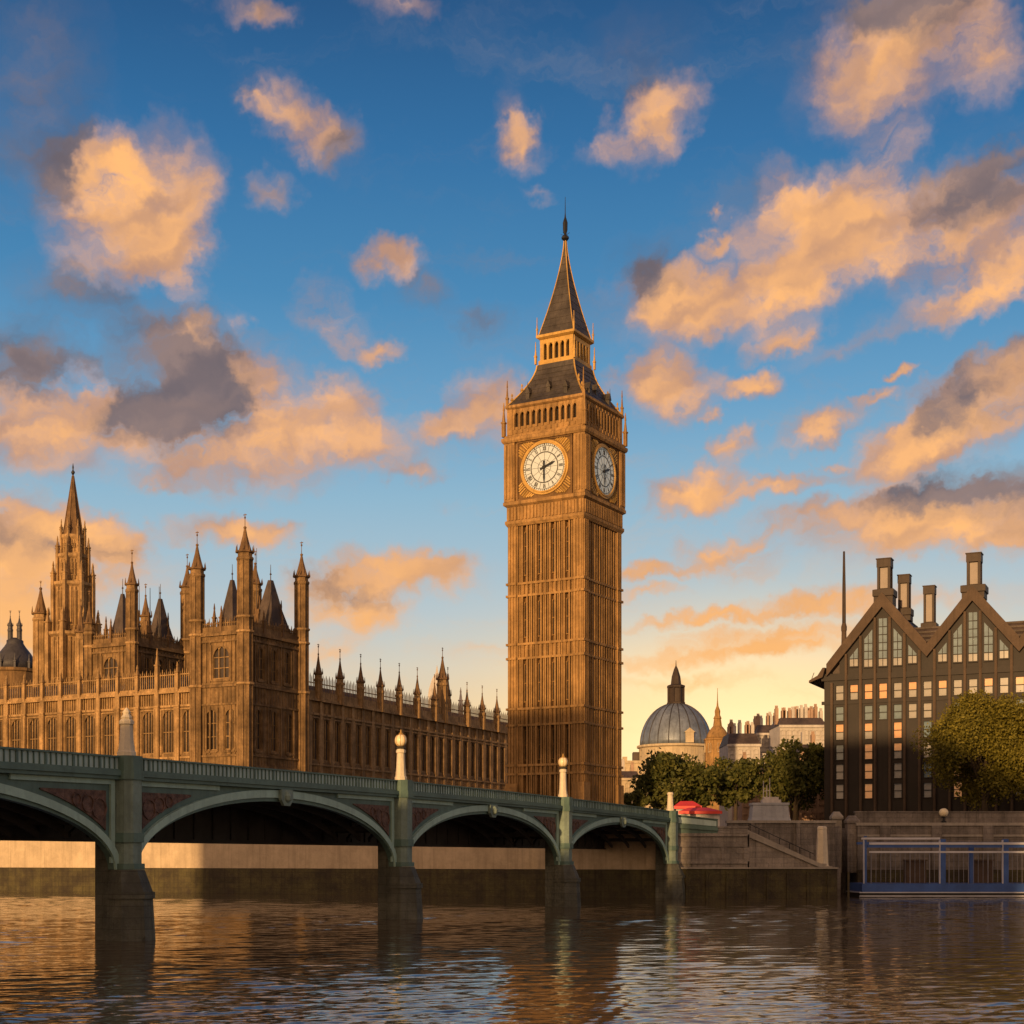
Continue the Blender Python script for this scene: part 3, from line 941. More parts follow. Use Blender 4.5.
for rz in (0, math.pi / 2, math.pi, -math.pi / 2):
    cz = tz(61.15)
    X, Y = -(-HC + .44) * math.sin(rz), (-HC + .44) * math.cos(rz)
    pf = MB()
    e = 4.55
    pf.box(-e, e, -.12, .0, -e + .15, e - .35)
    # square moulded surround and leaf spandrels
    for (a, b, c, d) in ((-e - .0, -e + .3, -e + .15, e - .35), (e - .3, e, -e + .15, e - .35), (-e + .3, e - .3, -e + .15, -e + .42), (-e + .3, e - .3, e - .62, e - .35)):
        pf.box(a, b, -.32, -.121, c, d)
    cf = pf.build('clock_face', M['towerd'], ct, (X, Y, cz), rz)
    for sx in (-1, 1):
        for sz in (-1, 1):
            sp_ = MB()
            zo = e - .67 if sz > 0 else -(e - .52) + .05 + .08
            for i in range(9):
                a = R(45) + (i - 4) * .085
                r = 4.02 + .05 * (i % 2)
                zlim = (e - .70) if sz > 0 else (e - .60)
                x, z = r * math.sin(a), r * math.cos(a)
                x2, z2 = min(x * 1.3, e - .36), min(z * 1.3, zlim)
                if x2 < x + .1 or z2 < z + .1: continue
                sp_.tube((sx * x, -.16, sz * z), (sx * x2, -.16, sz * z2), .10 + .05 * (i % 2), .16, n=5)
            sp_.build('leaf_carving', M['gold'], cf)
    rg = MB()
    annulus(rg, RD, RD + .22, -.42, -.125)
    annulus(rg, RD + .24, RD + .52, -.30, -.125)
    rg.build('gilt_ring', M['gold'], cf)
    dl = MB()
    n_ = 48
    vs = [(0, -.20, 0)] + [(RD * math.sin(2 * math.pi * i / n_), -.20, RD * math.cos(2 * math.pi * i / n_)) for i in range(n_)]
    dl.poly(vs, [(0, 1 + i, 1 + (i + 1) % n_) for i in range(n_)])
    dl.build('dial', M['dial'], cf)
    tr = MB()
    annulus(tr, 2.12, 2.26, -.25, -.205)
    annulus(tr, 3.10, 3.16, -.25, -.205)
    annulus(tr, 1.02, 1.07, -.24, -.205)
    for i in range(60):
        a = i * math.pi / 30
        bar2(tr, dial_xy(3.16, a), dial_xy(RD, a), .05 if i % 5 else .16, -.25, -.205)
    for i in range(12):
        a = i * math.pi / 6
        bar2(tr, dial_xy(.35, a), dial_xy(2.1, a), .035, -.235, -.203)
        a += math.pi / 12
        bar2(tr, dial_xy(2.26, a), dial_xy(3.1, a), .05, -.24, -.204)
    for i, txt in enumerate(ROM):
        a = i * math.pi / 6
        wds = {'I': .14, 'V': .28, 'X': .30}
        tot = sum(wds[c] for c in txt)
        u = -tot / 2
        ca, sa = math.cos(a), math.sin(a)
        def pt(uu, rr): return (uu * ca + rr * sa, -uu * sa + rr * ca)
        for ch in txt:
            w_ = wds[ch]
            lo, hi = 2.38, 3.0
            if ch == 'I': bar2(tr, pt(u + w_ / 2, lo), pt(u + w_ / 2, hi), .085, -.26, -.206)
            elif ch == 'V':
                bar2(tr, pt(u + .04, hi), pt(u + w_ / 2, lo), .085, -.26, -.206)
                bar2(tr, pt(u + w_ - .04, hi), pt(u + w_ / 2, lo), .05, -.261, -.207)
            else:
                bar2(tr, pt(u + .04, hi), pt(u + w_ - .04, lo), .085, -.26, -.206)
                bar2(tr, pt(u + w_ - .04, hi), pt(u + .04, lo), .05, -.261, -.207)
            u += w_
    tr.build('numeral_ring', M['dialring'], cf)
    for ang, ln, wd, tail, yy in ((R(70), 1.9, .34, .7, -.34), (R(180), 2.2, .26, .9, -.40)):
        h = MB()
        d = dial_xy(1, ang)
        nx, nz_ = d[1], -d[0]
        pts = [(d[0] * r + nx * q, d[1] * r + nz_ * q) for r, q in ((-tail, .16), (0, wd * .42), (ln * .7, wd * .55), (ln, 0.02), (ln, -.02), (ln * .7, -wd * .55), (0, -wd * .42), (-tail, -.16))]
        h.prism(pts, yy, yy + .05)
        h.build('hand', M['black'], cf)
    hb = MB()
    annulus(hb, .0, .26, -.46, -.21, 16)
    hb.build('hub', M['black'], cf)

# lower roof: concave flare
def flare(h0, h1, z0, z1, n=8, pw=1.8):
    return [((h1 + (h0 - h1) * (1 - i / n) ** pw) * 1.4142, z0 + (z1 - z0) * i / n) for i in range(n + 1)]
rf = MB().lathe(flare(HB + .12, 3.05, tz(70.9), tz(77.2), 8, 1.55), 4)
prof = flare(HB + .12, 3.05, tz(70.9), tz(77.2), 8, 1.55)
for i in range(1, 8):                                # lapped plate edges
    r, z = prof[i]
    rf.lathe([(r + .02, z - .05), (r + .10, z - .04), (r + .06, z + .03)], 4)
lower = rf.build('roof', M['iron'], ct)
hip = MB()
for q in range(4):
    a = math.pi / 4 + q * math.pi / 2
    for (r, z), (r2, z2) in zip(prof[:-1], prof[1:]):
        hip.tube((r * math.cos(a), r * math.sin(a), z), (r2 * math.cos(a), r2 * math.sin(a), z2), .13, n=5)
    for i in (1, 3):
        r, z = prof[i]
        hip.lathe([(.02, z - .2), (.26, z + .1), (.05, z + .5), (.16, z + .8), (.02, z + 1.1)], 6, (r + .1) * math.cos(a), (r + .1) * math.sin(a))
hip.build('hip_ridge', M['gold'], lower)
for rz in (0, math.pi / 2, math.pi, -math.pi / 2):     # small gabled dormers
    for i, u in enumerate((-3.1, 0, 3.1)):
        zz, yy = (tz(71.5), -5.55) if u else (tz(72.1), -5.0)
        d = MB()
        d.box(u - .28, u + .28, yy - .25, yy + 1.2, zz, zz + .9)
        d.prism([(u - .4, zz + .901), (u, zz + 1.9), (u + .4, zz + .901)][::-1], yy - .32, yy + 1.5)
        d.tube((u, yy - .25, zz + 1.8), (u, yy - .25, zz + 2.6), .05, .02, n=4)
        mbd = MB().add(d, rz)
        mbd.build('dormer', M['iron'], lower)
# lantern
HL = 2.75
ln = MB()
ln.box(-HL - .15, HL + .15, -HL - .15, HL + .15, tz(77.2), tz(77.85))
ln.box(-HL + .9, HL - .9, -HL + .9, HL - .9, tz(77.86), tz(80.9), 1)
one = MB()
for i in range(6):
    x = -HL + .35 + (2 * HL - .7) * i / 5
    hw = .30 if i in (0, 5) else .17
    one.box(x - hw, x + hw, -HL, -HL + .55, tz(77.86), tz(80.3))
    if i < 5:
        s5 = (2 * HL - .7) / 5
        one.arch(x + .17, x + s5 - .17, tz(80.3), .6, -HL + .05, -HL + .4, n=4)
one.box(-HL, HL, -HL + .01, -HL + .5, tz(80.31), tz(80.95))
for k in range(4): ln.add(one, k * math.pi / 2)
ln.lathe([((HL + .1) * 1.4142, tz(80.95)), ((HL + .42) * 1.4142, tz(81.2)), ((HL + .42) * 1.4142, tz(81.55)), ((HL + .15) * 1.4142, tz(81.65))], 4)
ln.build('lantern', [M['gold'], M['glassd']], ct)
for sx in (-1, 1):
    for sy in (-1, 1):
        pinnacle_mb(.20, tz(77.3), tz(78.3), tz(80.6)).build('pinnacle', M['gold'], ct, (sx * (HL + .45), sy * (HL + .45), 0))
        pinnacle_mb(.13, tz(81.5), tz(82.3), tz(84.2)).build('pinnacle', M['gold'], ct, (sx * (HL + .3), sy * (HL + .3), 0))
prof = flare(HL + .12, .13, tz(81.6), tz(95.9), 12, 1.42)
sp2 = MB().lathe(prof, 4)
for i in range(1, 11):
    r, z = prof[i]
    sp2.lathe([(r + .01, z - .04), (r + .06, z - .03), (r + .03, z + .02)], 4)
spire = sp2.build('spire', M['iron'], ct)
hip = MB()
for q in range(4):
    a = math.pi / 4 + q * math.pi / 2
    for (r, z), (r2, z2) in zip(prof[:-1], prof[1:]):
        hip.tube((r * math.cos(a), r * math.sin(a), z), (r2 * math.cos(a), r2 * math.sin(a), z2), .09, n=5)
hip.build('hip_ridge', M['gold'], spire)
fn = MB().lathe([(.14, tz(95.8)), (.55, tz(96.2)), (.55, tz(96.5)), (.16, tz(96.8)), (.34, tz(97.5)), (.36, tz(98.6)), (.12, tz(99.4)), (.06, tz(100)), (.03, tz(102.4))], 8)
for q in range(4):
    a = q * math.pi / 2
    fn.tube((0, 0, tz(96.7)), (.75 * math.cos(a), .75 * math.sin(a), tz(97.0)), .06, .03, n=4)
fn.build('finial', M['black'], ct)


# ------------------------------------------------------------------ palace ranges
def facade(t, L, nb, heights, bw, depth, stone='stone', lights=3, big=(), spike=.42, pinn=True, win_w=.58, tall=(), parapet='open', bdp=1.0):
    """gothic range along +x from 0..L, front at y=0 facing -y; base at z=0"""
    zb, (w0a, w0b), (b0, b1), (w1a, w1b), (f0, f1), zc, zp = heights
    st = L / nb
    hw = (st - bw) * win_w / 2
    holes = []
    for i in range(nb):
        c = st * (i + .5)
        holes += [(c - hw, c + hw, w0a, w0b), (c - hw, c + hw, w1a, w1b)]
    wl = MB()
    wl.slab(0, L, 0, f0, 0, .6, holes)
    wl.slab(0, L, f0, zc, .25, .6)
    for h in holes: wl.arch(h[0], h[1], h[3], (h[1] - h[0]) * .55, 0, .5)
    wl.box(0, L, .61, depth, 0, zc - .3)
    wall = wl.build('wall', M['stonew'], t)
    cn = MB()
    for z, hgt_, out in ((b0, .3, .22), (b1 - .3, .3, .26), (f0 - .15, .35, .25), (zc, .35, .5), (zc + .35, .3, .32)):
        cn.box(0, L, -out, .55, z, z + hgt_)
    # panel tracery in the bands and beside the windows
    for i in range(nb):
        x0 = st * i + bw / 2
        wd = st - bw
        k_ = 6
        for j in range(k_ + 1):
            x = x0 + wd * j / k_
            cn.box(x - .07, x + .07, -.10, -.001, b0 + .31, b1 - .31)
            cn.box(x - .09, x + .09, .06, .249, f0 + .21, zc - .001)
        for x in (st * (i + .5) - hw - .22, st * (i + .5) + hw + .22):
            for a, b in ((w0a - .3, w0b + .3), (w1a - .3, w1b + .2)):
                cn.box(x - .1, x + .1, -.16, -.001, a, b)
        # hood moulds and carved shields over the windows
        for a in (w0b, w1b):
            c = st * (i + .5)
            cn.box(c - hw - .35, c + hw + .35, -.22, -.002, a + .12, a + .30)
    cn.build('string_course', M[stone], t)
    for h in holes:
        window(t, (h[0] + h[1]) / 2, .3, h[2], h[1] - h[0], h[3] - h[2], 0, lights, stone)
    for i in range(nb + 1):
        x = st * i
        b = MB()
        dp = (.95 if i in big else .72) * bdp
        b.box(x - bw / 2, x + bw / 2, -dp, -.003, 0, b0 - .1)
        b.box(x - bw / 2 + .06, x + bw / 2 - .06, -dp + .14 * bdp, -.003, b0 - .1, f0)
        b.box(x - bw / 2 + .12, x + bw / 2 - .12, -dp + .26 * bdp, -.003, f0, zc + .2)
        for xx in (x - bw * .28, x + bw * .28):
            b.box(xx - .07, xx + .07, -dp - .07, -dp + .13 * bdp, .5, b0 - .3)
            b.box(xx - .07, xx + .07, -dp + .06 * bdp, -dp + .27 * bdp, b1, f0 - .4)
        b.box(x - bw / 2 - .08, x + bw / 2 + .08, -dp - .1, -.004, b0 - .1, b0 + .16)
        b.box(x - bw / 2 - .02, x + bw / 2 + .02, -dp + .04, -.004, f0 - .1, f0 + .16)
        b.build('buttress', M[stone], t)
        if pinn and i not in big:
            z1 = zp + (1.8 if i in tall else .5)
            pinnacle_mb(.42, zc + .2, z1 - .6, z1 + (2.4 if i in tall else 1.2)).build('pinnacle', M[stone], t, (x, -.25, 0))
    pp = MB()
    if parapet == 'open':
        pp.box(0, L, -.06, .22, zc + .65, zc + .95)
        pp.box(0, L, -.02, .16, zp - .35, zp - .18)
    else:
        pp.box(0, L, -.1, .35, zc + .65, zc + 1.75)
        pp.box(0, L, -.02, .16, zp - 1.0, zp - .85)
    x = .2
    i = 0
    z0_ = zc + (.95 if parapet == 'open' else 1.75)
    while x < L:
        top = zp + (.25 if i % 2 else -.15)
        pp.box(x - .06, x + .06, .01, .13, z0_, top)
        pp.lathe([(.085, top + .001), (.02, top + .45)], 4, x, .07)
        x += spike
        i += 1
    pp.build('parapet', M[stone], t)
    r = MB()
    r.poly([(0, .7, zc - .29), (L, .7, zc - .29), (L, depth, zc - .29), (0, depth, zc - .29), (0, 3.0, zc + 3.1), (L, 3.0, zc + 3.1), (L, depth - 2, zc + 3.1), (0, depth - 2, zc + 3.1)],
           [(0, 1, 5, 4), (1, 2, 6, 5), (2, 3, 7, 6), (3, 0, 4, 7), (4, 5, 6, 7)])
    r.build('roof', M['lead'], t)
    return wall


PR = R(-28)
PX, PY = Vector((math.cos(PR), math.sin(PR), 0)), Vector((-math.sin(PR), math.cos(PR), 0))
PA = Vector((wx(245, 236), 236, GZ))                 # front corner of the near pavilion
def pw(x, y): return PA + PX * x + PY * y
HT = (0, (2.6, 10.4), (11.4, 13.4), (14.0, 20.9), (21.6, 23.2), 23.7, 27.0)
LR = 80.5
t = thing('palace_range', 'long sunlit gothic palace front with tall windows and buttresses along the river', 'palace', tuple(pw(-9.5 - LR, .35)), PR)
facade(t, LR, 19, HT, 1.15, 14, lights=4, tall=(17,), win_w=.80)
# wing: the front running back from the pavilion to the clock tower
LW = 100.05
t = thing('palace_wing', 'shaded gothic palace wing between the corner pavilion and the clock tower', 'palace', tuple(pw(-.75, 15.1)), PR + math.pi / 2 + R(2.5))
HW = (0, (2.6, 10.0), (11.2, 13.0), (13.6, 20.6), (21.4, 23.0), 23.6, 27.6)
odd = [i for i in range(26) if i % 2 == 1 or i == 0]
big = [2 * i + 2 for i in range(12)]
facade(t, LW, 29, HW, 1.1, 13, big=tuple(range(30)), pinn=False, parapet='solid', spike=.5, win_w=.74, lights=2, bdp=.2)
for i in range(14):
    x = 5.8 + 6.9 * i
    if i == 7: continue
    tm = turret_mb(.62, HW[5], HW[5] + (4.6 if i < 6 else 4.2), HW[5] + (8.2 if i < 6 else 7.6), 1.6)
    tm.build('turret', [M['stone'], M['cap']], t, (x, -.2, 0))
turret_mb(1.0, HW[5], HW[5] + 8.6, HW[5] + 13.2, 1.8).build('turret', [M['stone'], M['cap']], t, (51.4, .3, 0))
turret_mb(.6, HW[5], HW[5] + 6.5, HW[5] + 11.0, 1.4).build('turret', [M['stone'], M['cap']], t, (60.6, 4, 0))


def pavilion(name, label, org, W, Dp, H, zs, turrets, roofs, big_win=True, extra=None):
    """square gothic pavilion with octagonal corner turrets; front corner of its lit and shaded fronts at local (0,0)"""
    t = thing(name, label, 'tower', tuple(org), PR)
    m = MB()
    m.box(-W + .6, -.6, .6, Dp - .6, 0, H - .2)
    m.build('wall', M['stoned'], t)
    def side(L, rz, loc, wins, plan):
        f = MB()
        holes = [(c - w_ / 2, c + w_ / 2, a, b) for c, w_, a, b in wins]
        f.slab(0, L, 0, H, 0, .6, holes)
        for h in holes: f.arch(h[0], h[1], h[3], (h[1] - h[0]) * .6, 0, .5, n=6)
        for z, hh_, o_ in ((zs - .35, .4, .3), (zs + .1, .3, .18), (zs - 3.2, .3, .2), (H - 1.2, .35, .25), (H - .2, .4, .42), (H + .2, .25, .3), (11.4, .3, .2), (13.1, .3, .24)):
            f.box(.02, L - .02, -o_, -.002, z, z + hh_)
        n_ = int(L / .8)
        for i in range(n_ + 1):
            x = .3 + (L - .6) * i / n_
            f.box(x - .08, x + .08, -.12, -.001, H - .8, H - .21)
            f.box(x - .08, x + .08, -.12, -.001, zs - 2.85, zs - .40)
            f.box(x - .08, x + .08, -.1, -.001, 11.75, 13.05)
        for h in holes:
            for x in (h[0] - .28, h[1] + .28): f.box(x - .13, x + .13, -.22, -.001, h[2] - .3, h[3] + .3)
            f.box(h[0] - .15, h[1] + .15, -.2, -.003, h[2] - .45, h[2] - .1)
        # blind panel ribs filling the wall
        for x in plan: f.box(x - .14, x + .14, -.2, -.0015, zs + .42, H - 1.22); f.box(x - .14, x + .14, -.2, -.0015, 13.5, zs - 3.25)
        # pierced parapet
        f.box(0, L, .05, .3, H + .45, H + 1.3)
        f.box(0, L, .1, .25, H + 1.75, H + 1.9)
        for i in range(int(L / .42)):
            x = .25 + i * .42
            f.box(x - .08, x + .08, .06, .24, H + 1.301, H + (2.1 if i % 2 else 1.95))
            f.lathe([(.11, H + (2.1 if i % 2 else 1.95)), (.02, H + (2.75 if i % 2 else 2.2))], 4, x, .15)
        o = MB().add(f, rz, loc)
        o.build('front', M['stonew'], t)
        for (c, w_, a, b) in wins:
            cx_, cy_ = c * math.cos(rz) - .32 * math.sin(rz) + loc[0], c * math.sin(rz) + .32 * math.cos(rz) + loc[1]
            window(t, cx_, cy_, a, w_, b - a, rz, 3 if w_ > 2 else 2, 'stone', transoms=2 if b - a > 5 else 1)
    side(W, 0, (-W, 0, 0), [(W / 2, 3.2, zs + 1.0, H - 1.9), (W * .3, 2.1, 14.2, zs - 3.9), (W * .7, 2.1, 14.2, zs - 3.9), (W / 2, 2.6, 3, 10.5)],
         [1.9, 2.7, W - 2.7, W - 1.9] if W > 8 else [1.6, W - 1.6])
    side(Dp, math.pi / 2, (0, 0, 0), [(Dp * q, 1.5, zs + 1.0, H - 1.9) for q in (.27, .5, .73)] + [(Dp * q, 1.6, 14.2, zs - 3.9) for q in (.22, .5, .78)],
         [Dp * q for q in (.16, .385, .615, .84)])
    side(W, math.pi, (0, Dp, 0), [], [])
    side(Dp, -math.pi / 2, (-W, Dp, 0), [(Dp / 2, 1.5, zs + 1, H - 1.9)], [])
    for (x, y, r, zc, zt) in turrets:
        turret_mb(r, 0, zc, zt, 2.0).build('turret', [M['stonew'], M['cap']], t, (x, y, 0))
        for z in (zs - .3, H - .1, H + 2.2):
            MB().lathe([(r * 1.02, z - .1), (r * 1.3, z + .1), (r * 1.3, z + .35), (r * 1.02, z + .5)], 8).build('turret_collar', M['stone'], t, (x, y, 0))
    for q in roofs:
        roof_pyramid(MB(), *q).build('roof', M['slate'], t)
    for (x, y, z) in ((-W * .5, .1, 4.6), (-.1, Dp * .33, 4.2), (-.1, Dp * .66, 4.2), (-W * .5, Dp, 4.4), (-W * .25, Dp * .3, 6.5), (-W * .6, Dp * .75, 8.0), (-W * .2, Dp * .8, 7.0), (-1.9, 1.9, 6.0), (-W + 1.7, 2.2, 5.5)):
        pinnacle_mb(.33, H - .1, H + z * .55, H + z).build('pinnacle', M['cap'], t, (x, y, 0))
    for (x, y) in ((-W * .5, Dp * .62), (-W * .8, Dp * .55)):
        MB().box(x - .5, x + .5, y - .35, y + .35, H, H + 4.6).lathe([(.26, H + 4.6), (.22, H + 5.6)], 6, x - .22, y).lathe([(.26, H + 4.6), (.22, H + 5.4)], 6, x + .24, y).build('chimney', M['cap'], t, (0, 0, 0))
    m = MB().box(-W + .61, -.61, .61, Dp - .61, H - .19, H + .3)
    m.build('roof', M['lead'], t)
    return t


tA = pavilion('palace_pavilion', 'square gothic corner pavilion with four tall turrets, nearest to the clock tower', pw(0, 0), 9.6, 15, 32.5, 24.5,
              [(0, 0, 1.15, 45.0, 49.2), (-9.6, 0, 1.1, 43.2, 47.4), (0, 15, 1.1, 43.6, 47.6), (-9.6, 15, 1.0, 43.2, 47.0)],
              [(-9.4, -5.6, 4.0, 8.5, 33.2, 42.4), (-6.0, -.9, 8.3, 14.0, 33.2, 42.8)])
m = MB()
for x, y, z in ((-7.6, 10.5, 47.5), (-2.2, 4.5, 45.5), (-6.6, 11.5, 48.5)):
    m.tube((x, y, 33), (x, y, z), .09, .04, n=5)
m.build('flagpole', M['slate'], tA)
tB = pavilion('palace_pavilion', 'square gothic pavilion with turrets set back between the river front and the spired tower', pw(-26.0, 3.0), 9.5, 14, 32.8, 24.5,
              [(0, 0, .95, 42.6, 46.6), (0, 14, 1.1, 44.4, 48.4), (-9.5, 0, .8, 36.8, 40.6), (-9.5, 14, .9, 40.0, 44)],
              [(-9.0, -5.2, 3.5, 7.5, 33.3, 42.6), (-5.2, -1.0, 8.5, 12.6, 33.3, 42.2)])
m = MB()
for x, y, z in ((-.5, 5, 43), (-2.0, 9, 44), (-6.5, 9, 44.5)):
    m.tube((x, y, 33), (x, y, z), .11, .05, n=5)
m.build('flagpole', M['slate'], tB)

# ------------------------------------------------------------------ spired tower
sx0, dC = wx(73, 275), 275
t = thing('spired_tower', 'octagonal stepped gothic tower with a tall sharp spire behind the palace', 'tower', (sx0, dC, GZ), R(-28))
tiers = [(5.0, 0, 38), (3.95, 38, 47.2), (3.1, 47.2, 52.4), (2.35, 52.4, 56)]
for i, (r, a, b) in enumerate(tiers):
    m = MB()
    m.lathe([(r * .88, a), (r * .88, b - .9), (r * 1.0, b - .5), (r * 1.0, b)], 8)
    for k in range(8):
        an = math.pi / 8 + k * math.pi / 4
        c, q = math.cos(an), math.sin(an)
        m.tube((r * .95 * c, r * .95 * q, a), (r * .95 * c, r * .95 * q, b + .2), r * .12, n=4)
        a2 = k * math.pi / 4
        for s_ in (-.11, .11):
            c2, q2 = math.cos(a2 + s_), math.sin(a2 + s_)
            m.tube((r * .84 * c2, r * .84 * q2, a + .5), (r * .84 * c2, r * .84 * q2, b - 1), r * .04, n=4)
    m.build('tier', M['stone'], t)
    for k in range(8):
        a2 = k * math.pi / 4 + math.pi / 2
        zb_ = max(a + 1.2, b - 8.5)
        rr = r * .88 * math.cos(math.pi / 8) + .02
        window(t, -math.sin(a2) * -rr, math.cos(a2) * -rr, zb_, r * .34, b - 1.6 - zb_, a2, 2, 'stone')
    for k in range(8):
        an = math.pi / 8 + k * math.pi / 4
        pinnacle_mb(r * .11, b, b + .6 + r * .2, b + 1.4 + r * .6).build('pinnacle', M['stone'], t, (r * .95 * math.cos(an), r * .95 * math.sin(an), 0))
m = MB()
m.lathe([(1.95, 55.9), (1.62, 57.2), (1.2, 60), (.75, 63.4), (.28, 66.4), (.16, 67.2)], 8)
for k in range(8):
    an = math.pi / 8 + k * math.pi / 4
    m.tube((1.9 * math.cos(an), 1.9 * math.sin(an), 56), (.2 * math.cos(an), .2 * math.sin(an), 67), .1, .05, n=4)
m.build('spire', M['cap'], t)
MB().lathe([(.12, 67.2), (.34, 67.6), (.34, 67.8), (.1, 68.1), (.16, 68.6), (.02, 69.4)], 6).build('finial', M['black'], t)
turret_mb(1.3, 0, 41.5, 46.5, 1.2).build('turret', [M['stone'], M['cap']], t, (-4.6, -3.4, 0))
turret_mb(.9, 0, 37.5, 42.5, 1.2).build('turret', [M['stone'], M['cap']], t, (4.8, -3.0, 0))

# dark domed roof at the far left
d0 = 330
t = thing('domed_turret', 'dark lead dome with paired stacks rising behind the palace at the far left', 'tower', (wx(15, d0), d0, GZ))
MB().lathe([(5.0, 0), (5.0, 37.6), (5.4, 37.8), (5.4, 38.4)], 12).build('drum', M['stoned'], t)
smooth(MB().lathe([(4.9, 38.4), (4.4, 40.2), (3.4, 42), (2.3, 43.4), (1.8, 44.2), (1.8, 44.8), (.8, 45.4)], 16).build('dome', M['lead'], t))
for x in (-.9, 1.1):
    turret_mb(.5, 43, 48.0, 50.2, 1.2).build('stack', [M['lead'], M['lead']], t, (x, -.4, 0))
for a in range(10):
    an = a * math.pi / 5
    pinnacle_mb(.3, 38.3, 39.6, 41.5).build('pinnacle', M['lead'], t, (5.0 * math.cos(an), 5.0 * math.sin(an), 0))

# pale pyramid roof far behind the wing
d0 = 430
t = thing('tent_roof_house', 'far pale building with a pointed tent roof showing over the wing parapet', 'building', (wx(437, d0), d0, GZ))
MB().box(-2.3, 2.3, -2.3, 2.3, 0, 43).build('wall', M['pale'], t)
MB().lathe([(3.5, 43), (3.1, 45.2), (2.0, 48), (.5, 50.2), (.08, 52.2)], 4).build('roof', M['pale'], t)
for x in (6.8, 8.6):
    pinnacle_mb(.8, 0, 42, 46).build('pinnacle', M['pale'], t, (x, 0, 0))

# ------------------------------------------------------------------ office building on the right
ob = thing('office_building', 'dark bronze office block with pointed gables and tall chimneys', 'building', (wx(823, 240), 240, GZ), R(-25))
NG_ = 3
s0, per = 2.64, 13.68
cw = per / 6
LB = s0 + per * NG_
zE = 25.2                    # eave
zV, zA = 28.2, 36.4          # valley and apex (inner edge of the gable beam)
ROWS = [(22.2, 24.4), (18.9, 21.0), (15.9, 18.2), (12.7, 14.9), (9.6, 11.8), (6.5, 8.6)]
cols = [s0 + cw * k for k in range(0, 6 * NG_ + 1)]
holes = []
for k, x in enumerate(cols):
    for r, (a, b) in enumerate(ROWS):
        if r == 0 or k % 2 == 0 or (r == 1 and k in (3, 5, 9)):
            holes.append((x - .64, x + .64, a - .06, b + .08, r, k))
f = MB()
f.slab(.2, LB, 0, zE, 0, .5, [h[:4] for h in holes])
f.box(.2, LB, .7, 24, 0, zE)
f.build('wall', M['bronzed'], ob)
random.seed(11)
for h in holes:
    c, r, k = (h[0] + h[1]) / 2, h[4], h[5]
    if r == 0: g_ = random.choice(['winpale', 'winpale', 'winorange'])
    elif r == 1: g_ = random.choice(['winblue', 'winpale', 'winblue'])
    else: g_ = random.choice(['winorange', 'winpale', 'winpale', 'winorange', 'winblue'])
    fr, pn = MB(), MB()
    wd, hh_ = h[1] - h[0], h[3] - h[2]
    fr.box(-wd / 2, wd / 2, -.06, .1, hh_ * .5 - .05, hh_ * .5 + .05)
    fr.box(-wd / 2, -wd / 2 + .07, -.06, .1, 0, hh_)
    fr.box(wd / 2 - .07, wd / 2, -.06, .1, 0, hh_)
    fr.box(-wd / 2 - .1, wd / 2 + .1, -.35, .1, -.12, -.001)
    o = fr.build('window', M['bronzed'], ob, (c, .2, h[2]))
    low = 'winpale' if g_ == 'winorange' and random.random() < .5 else g_
    pn.box(-wd / 2, wd / 2, .12, .16, 0, hh_ * .5, 1)
    pn.box(-wd / 2, wd / 2, .121, .161, hh_ * .5 + .001, hh_)
    pn.build('pane', [M[g_], M[low]], o)
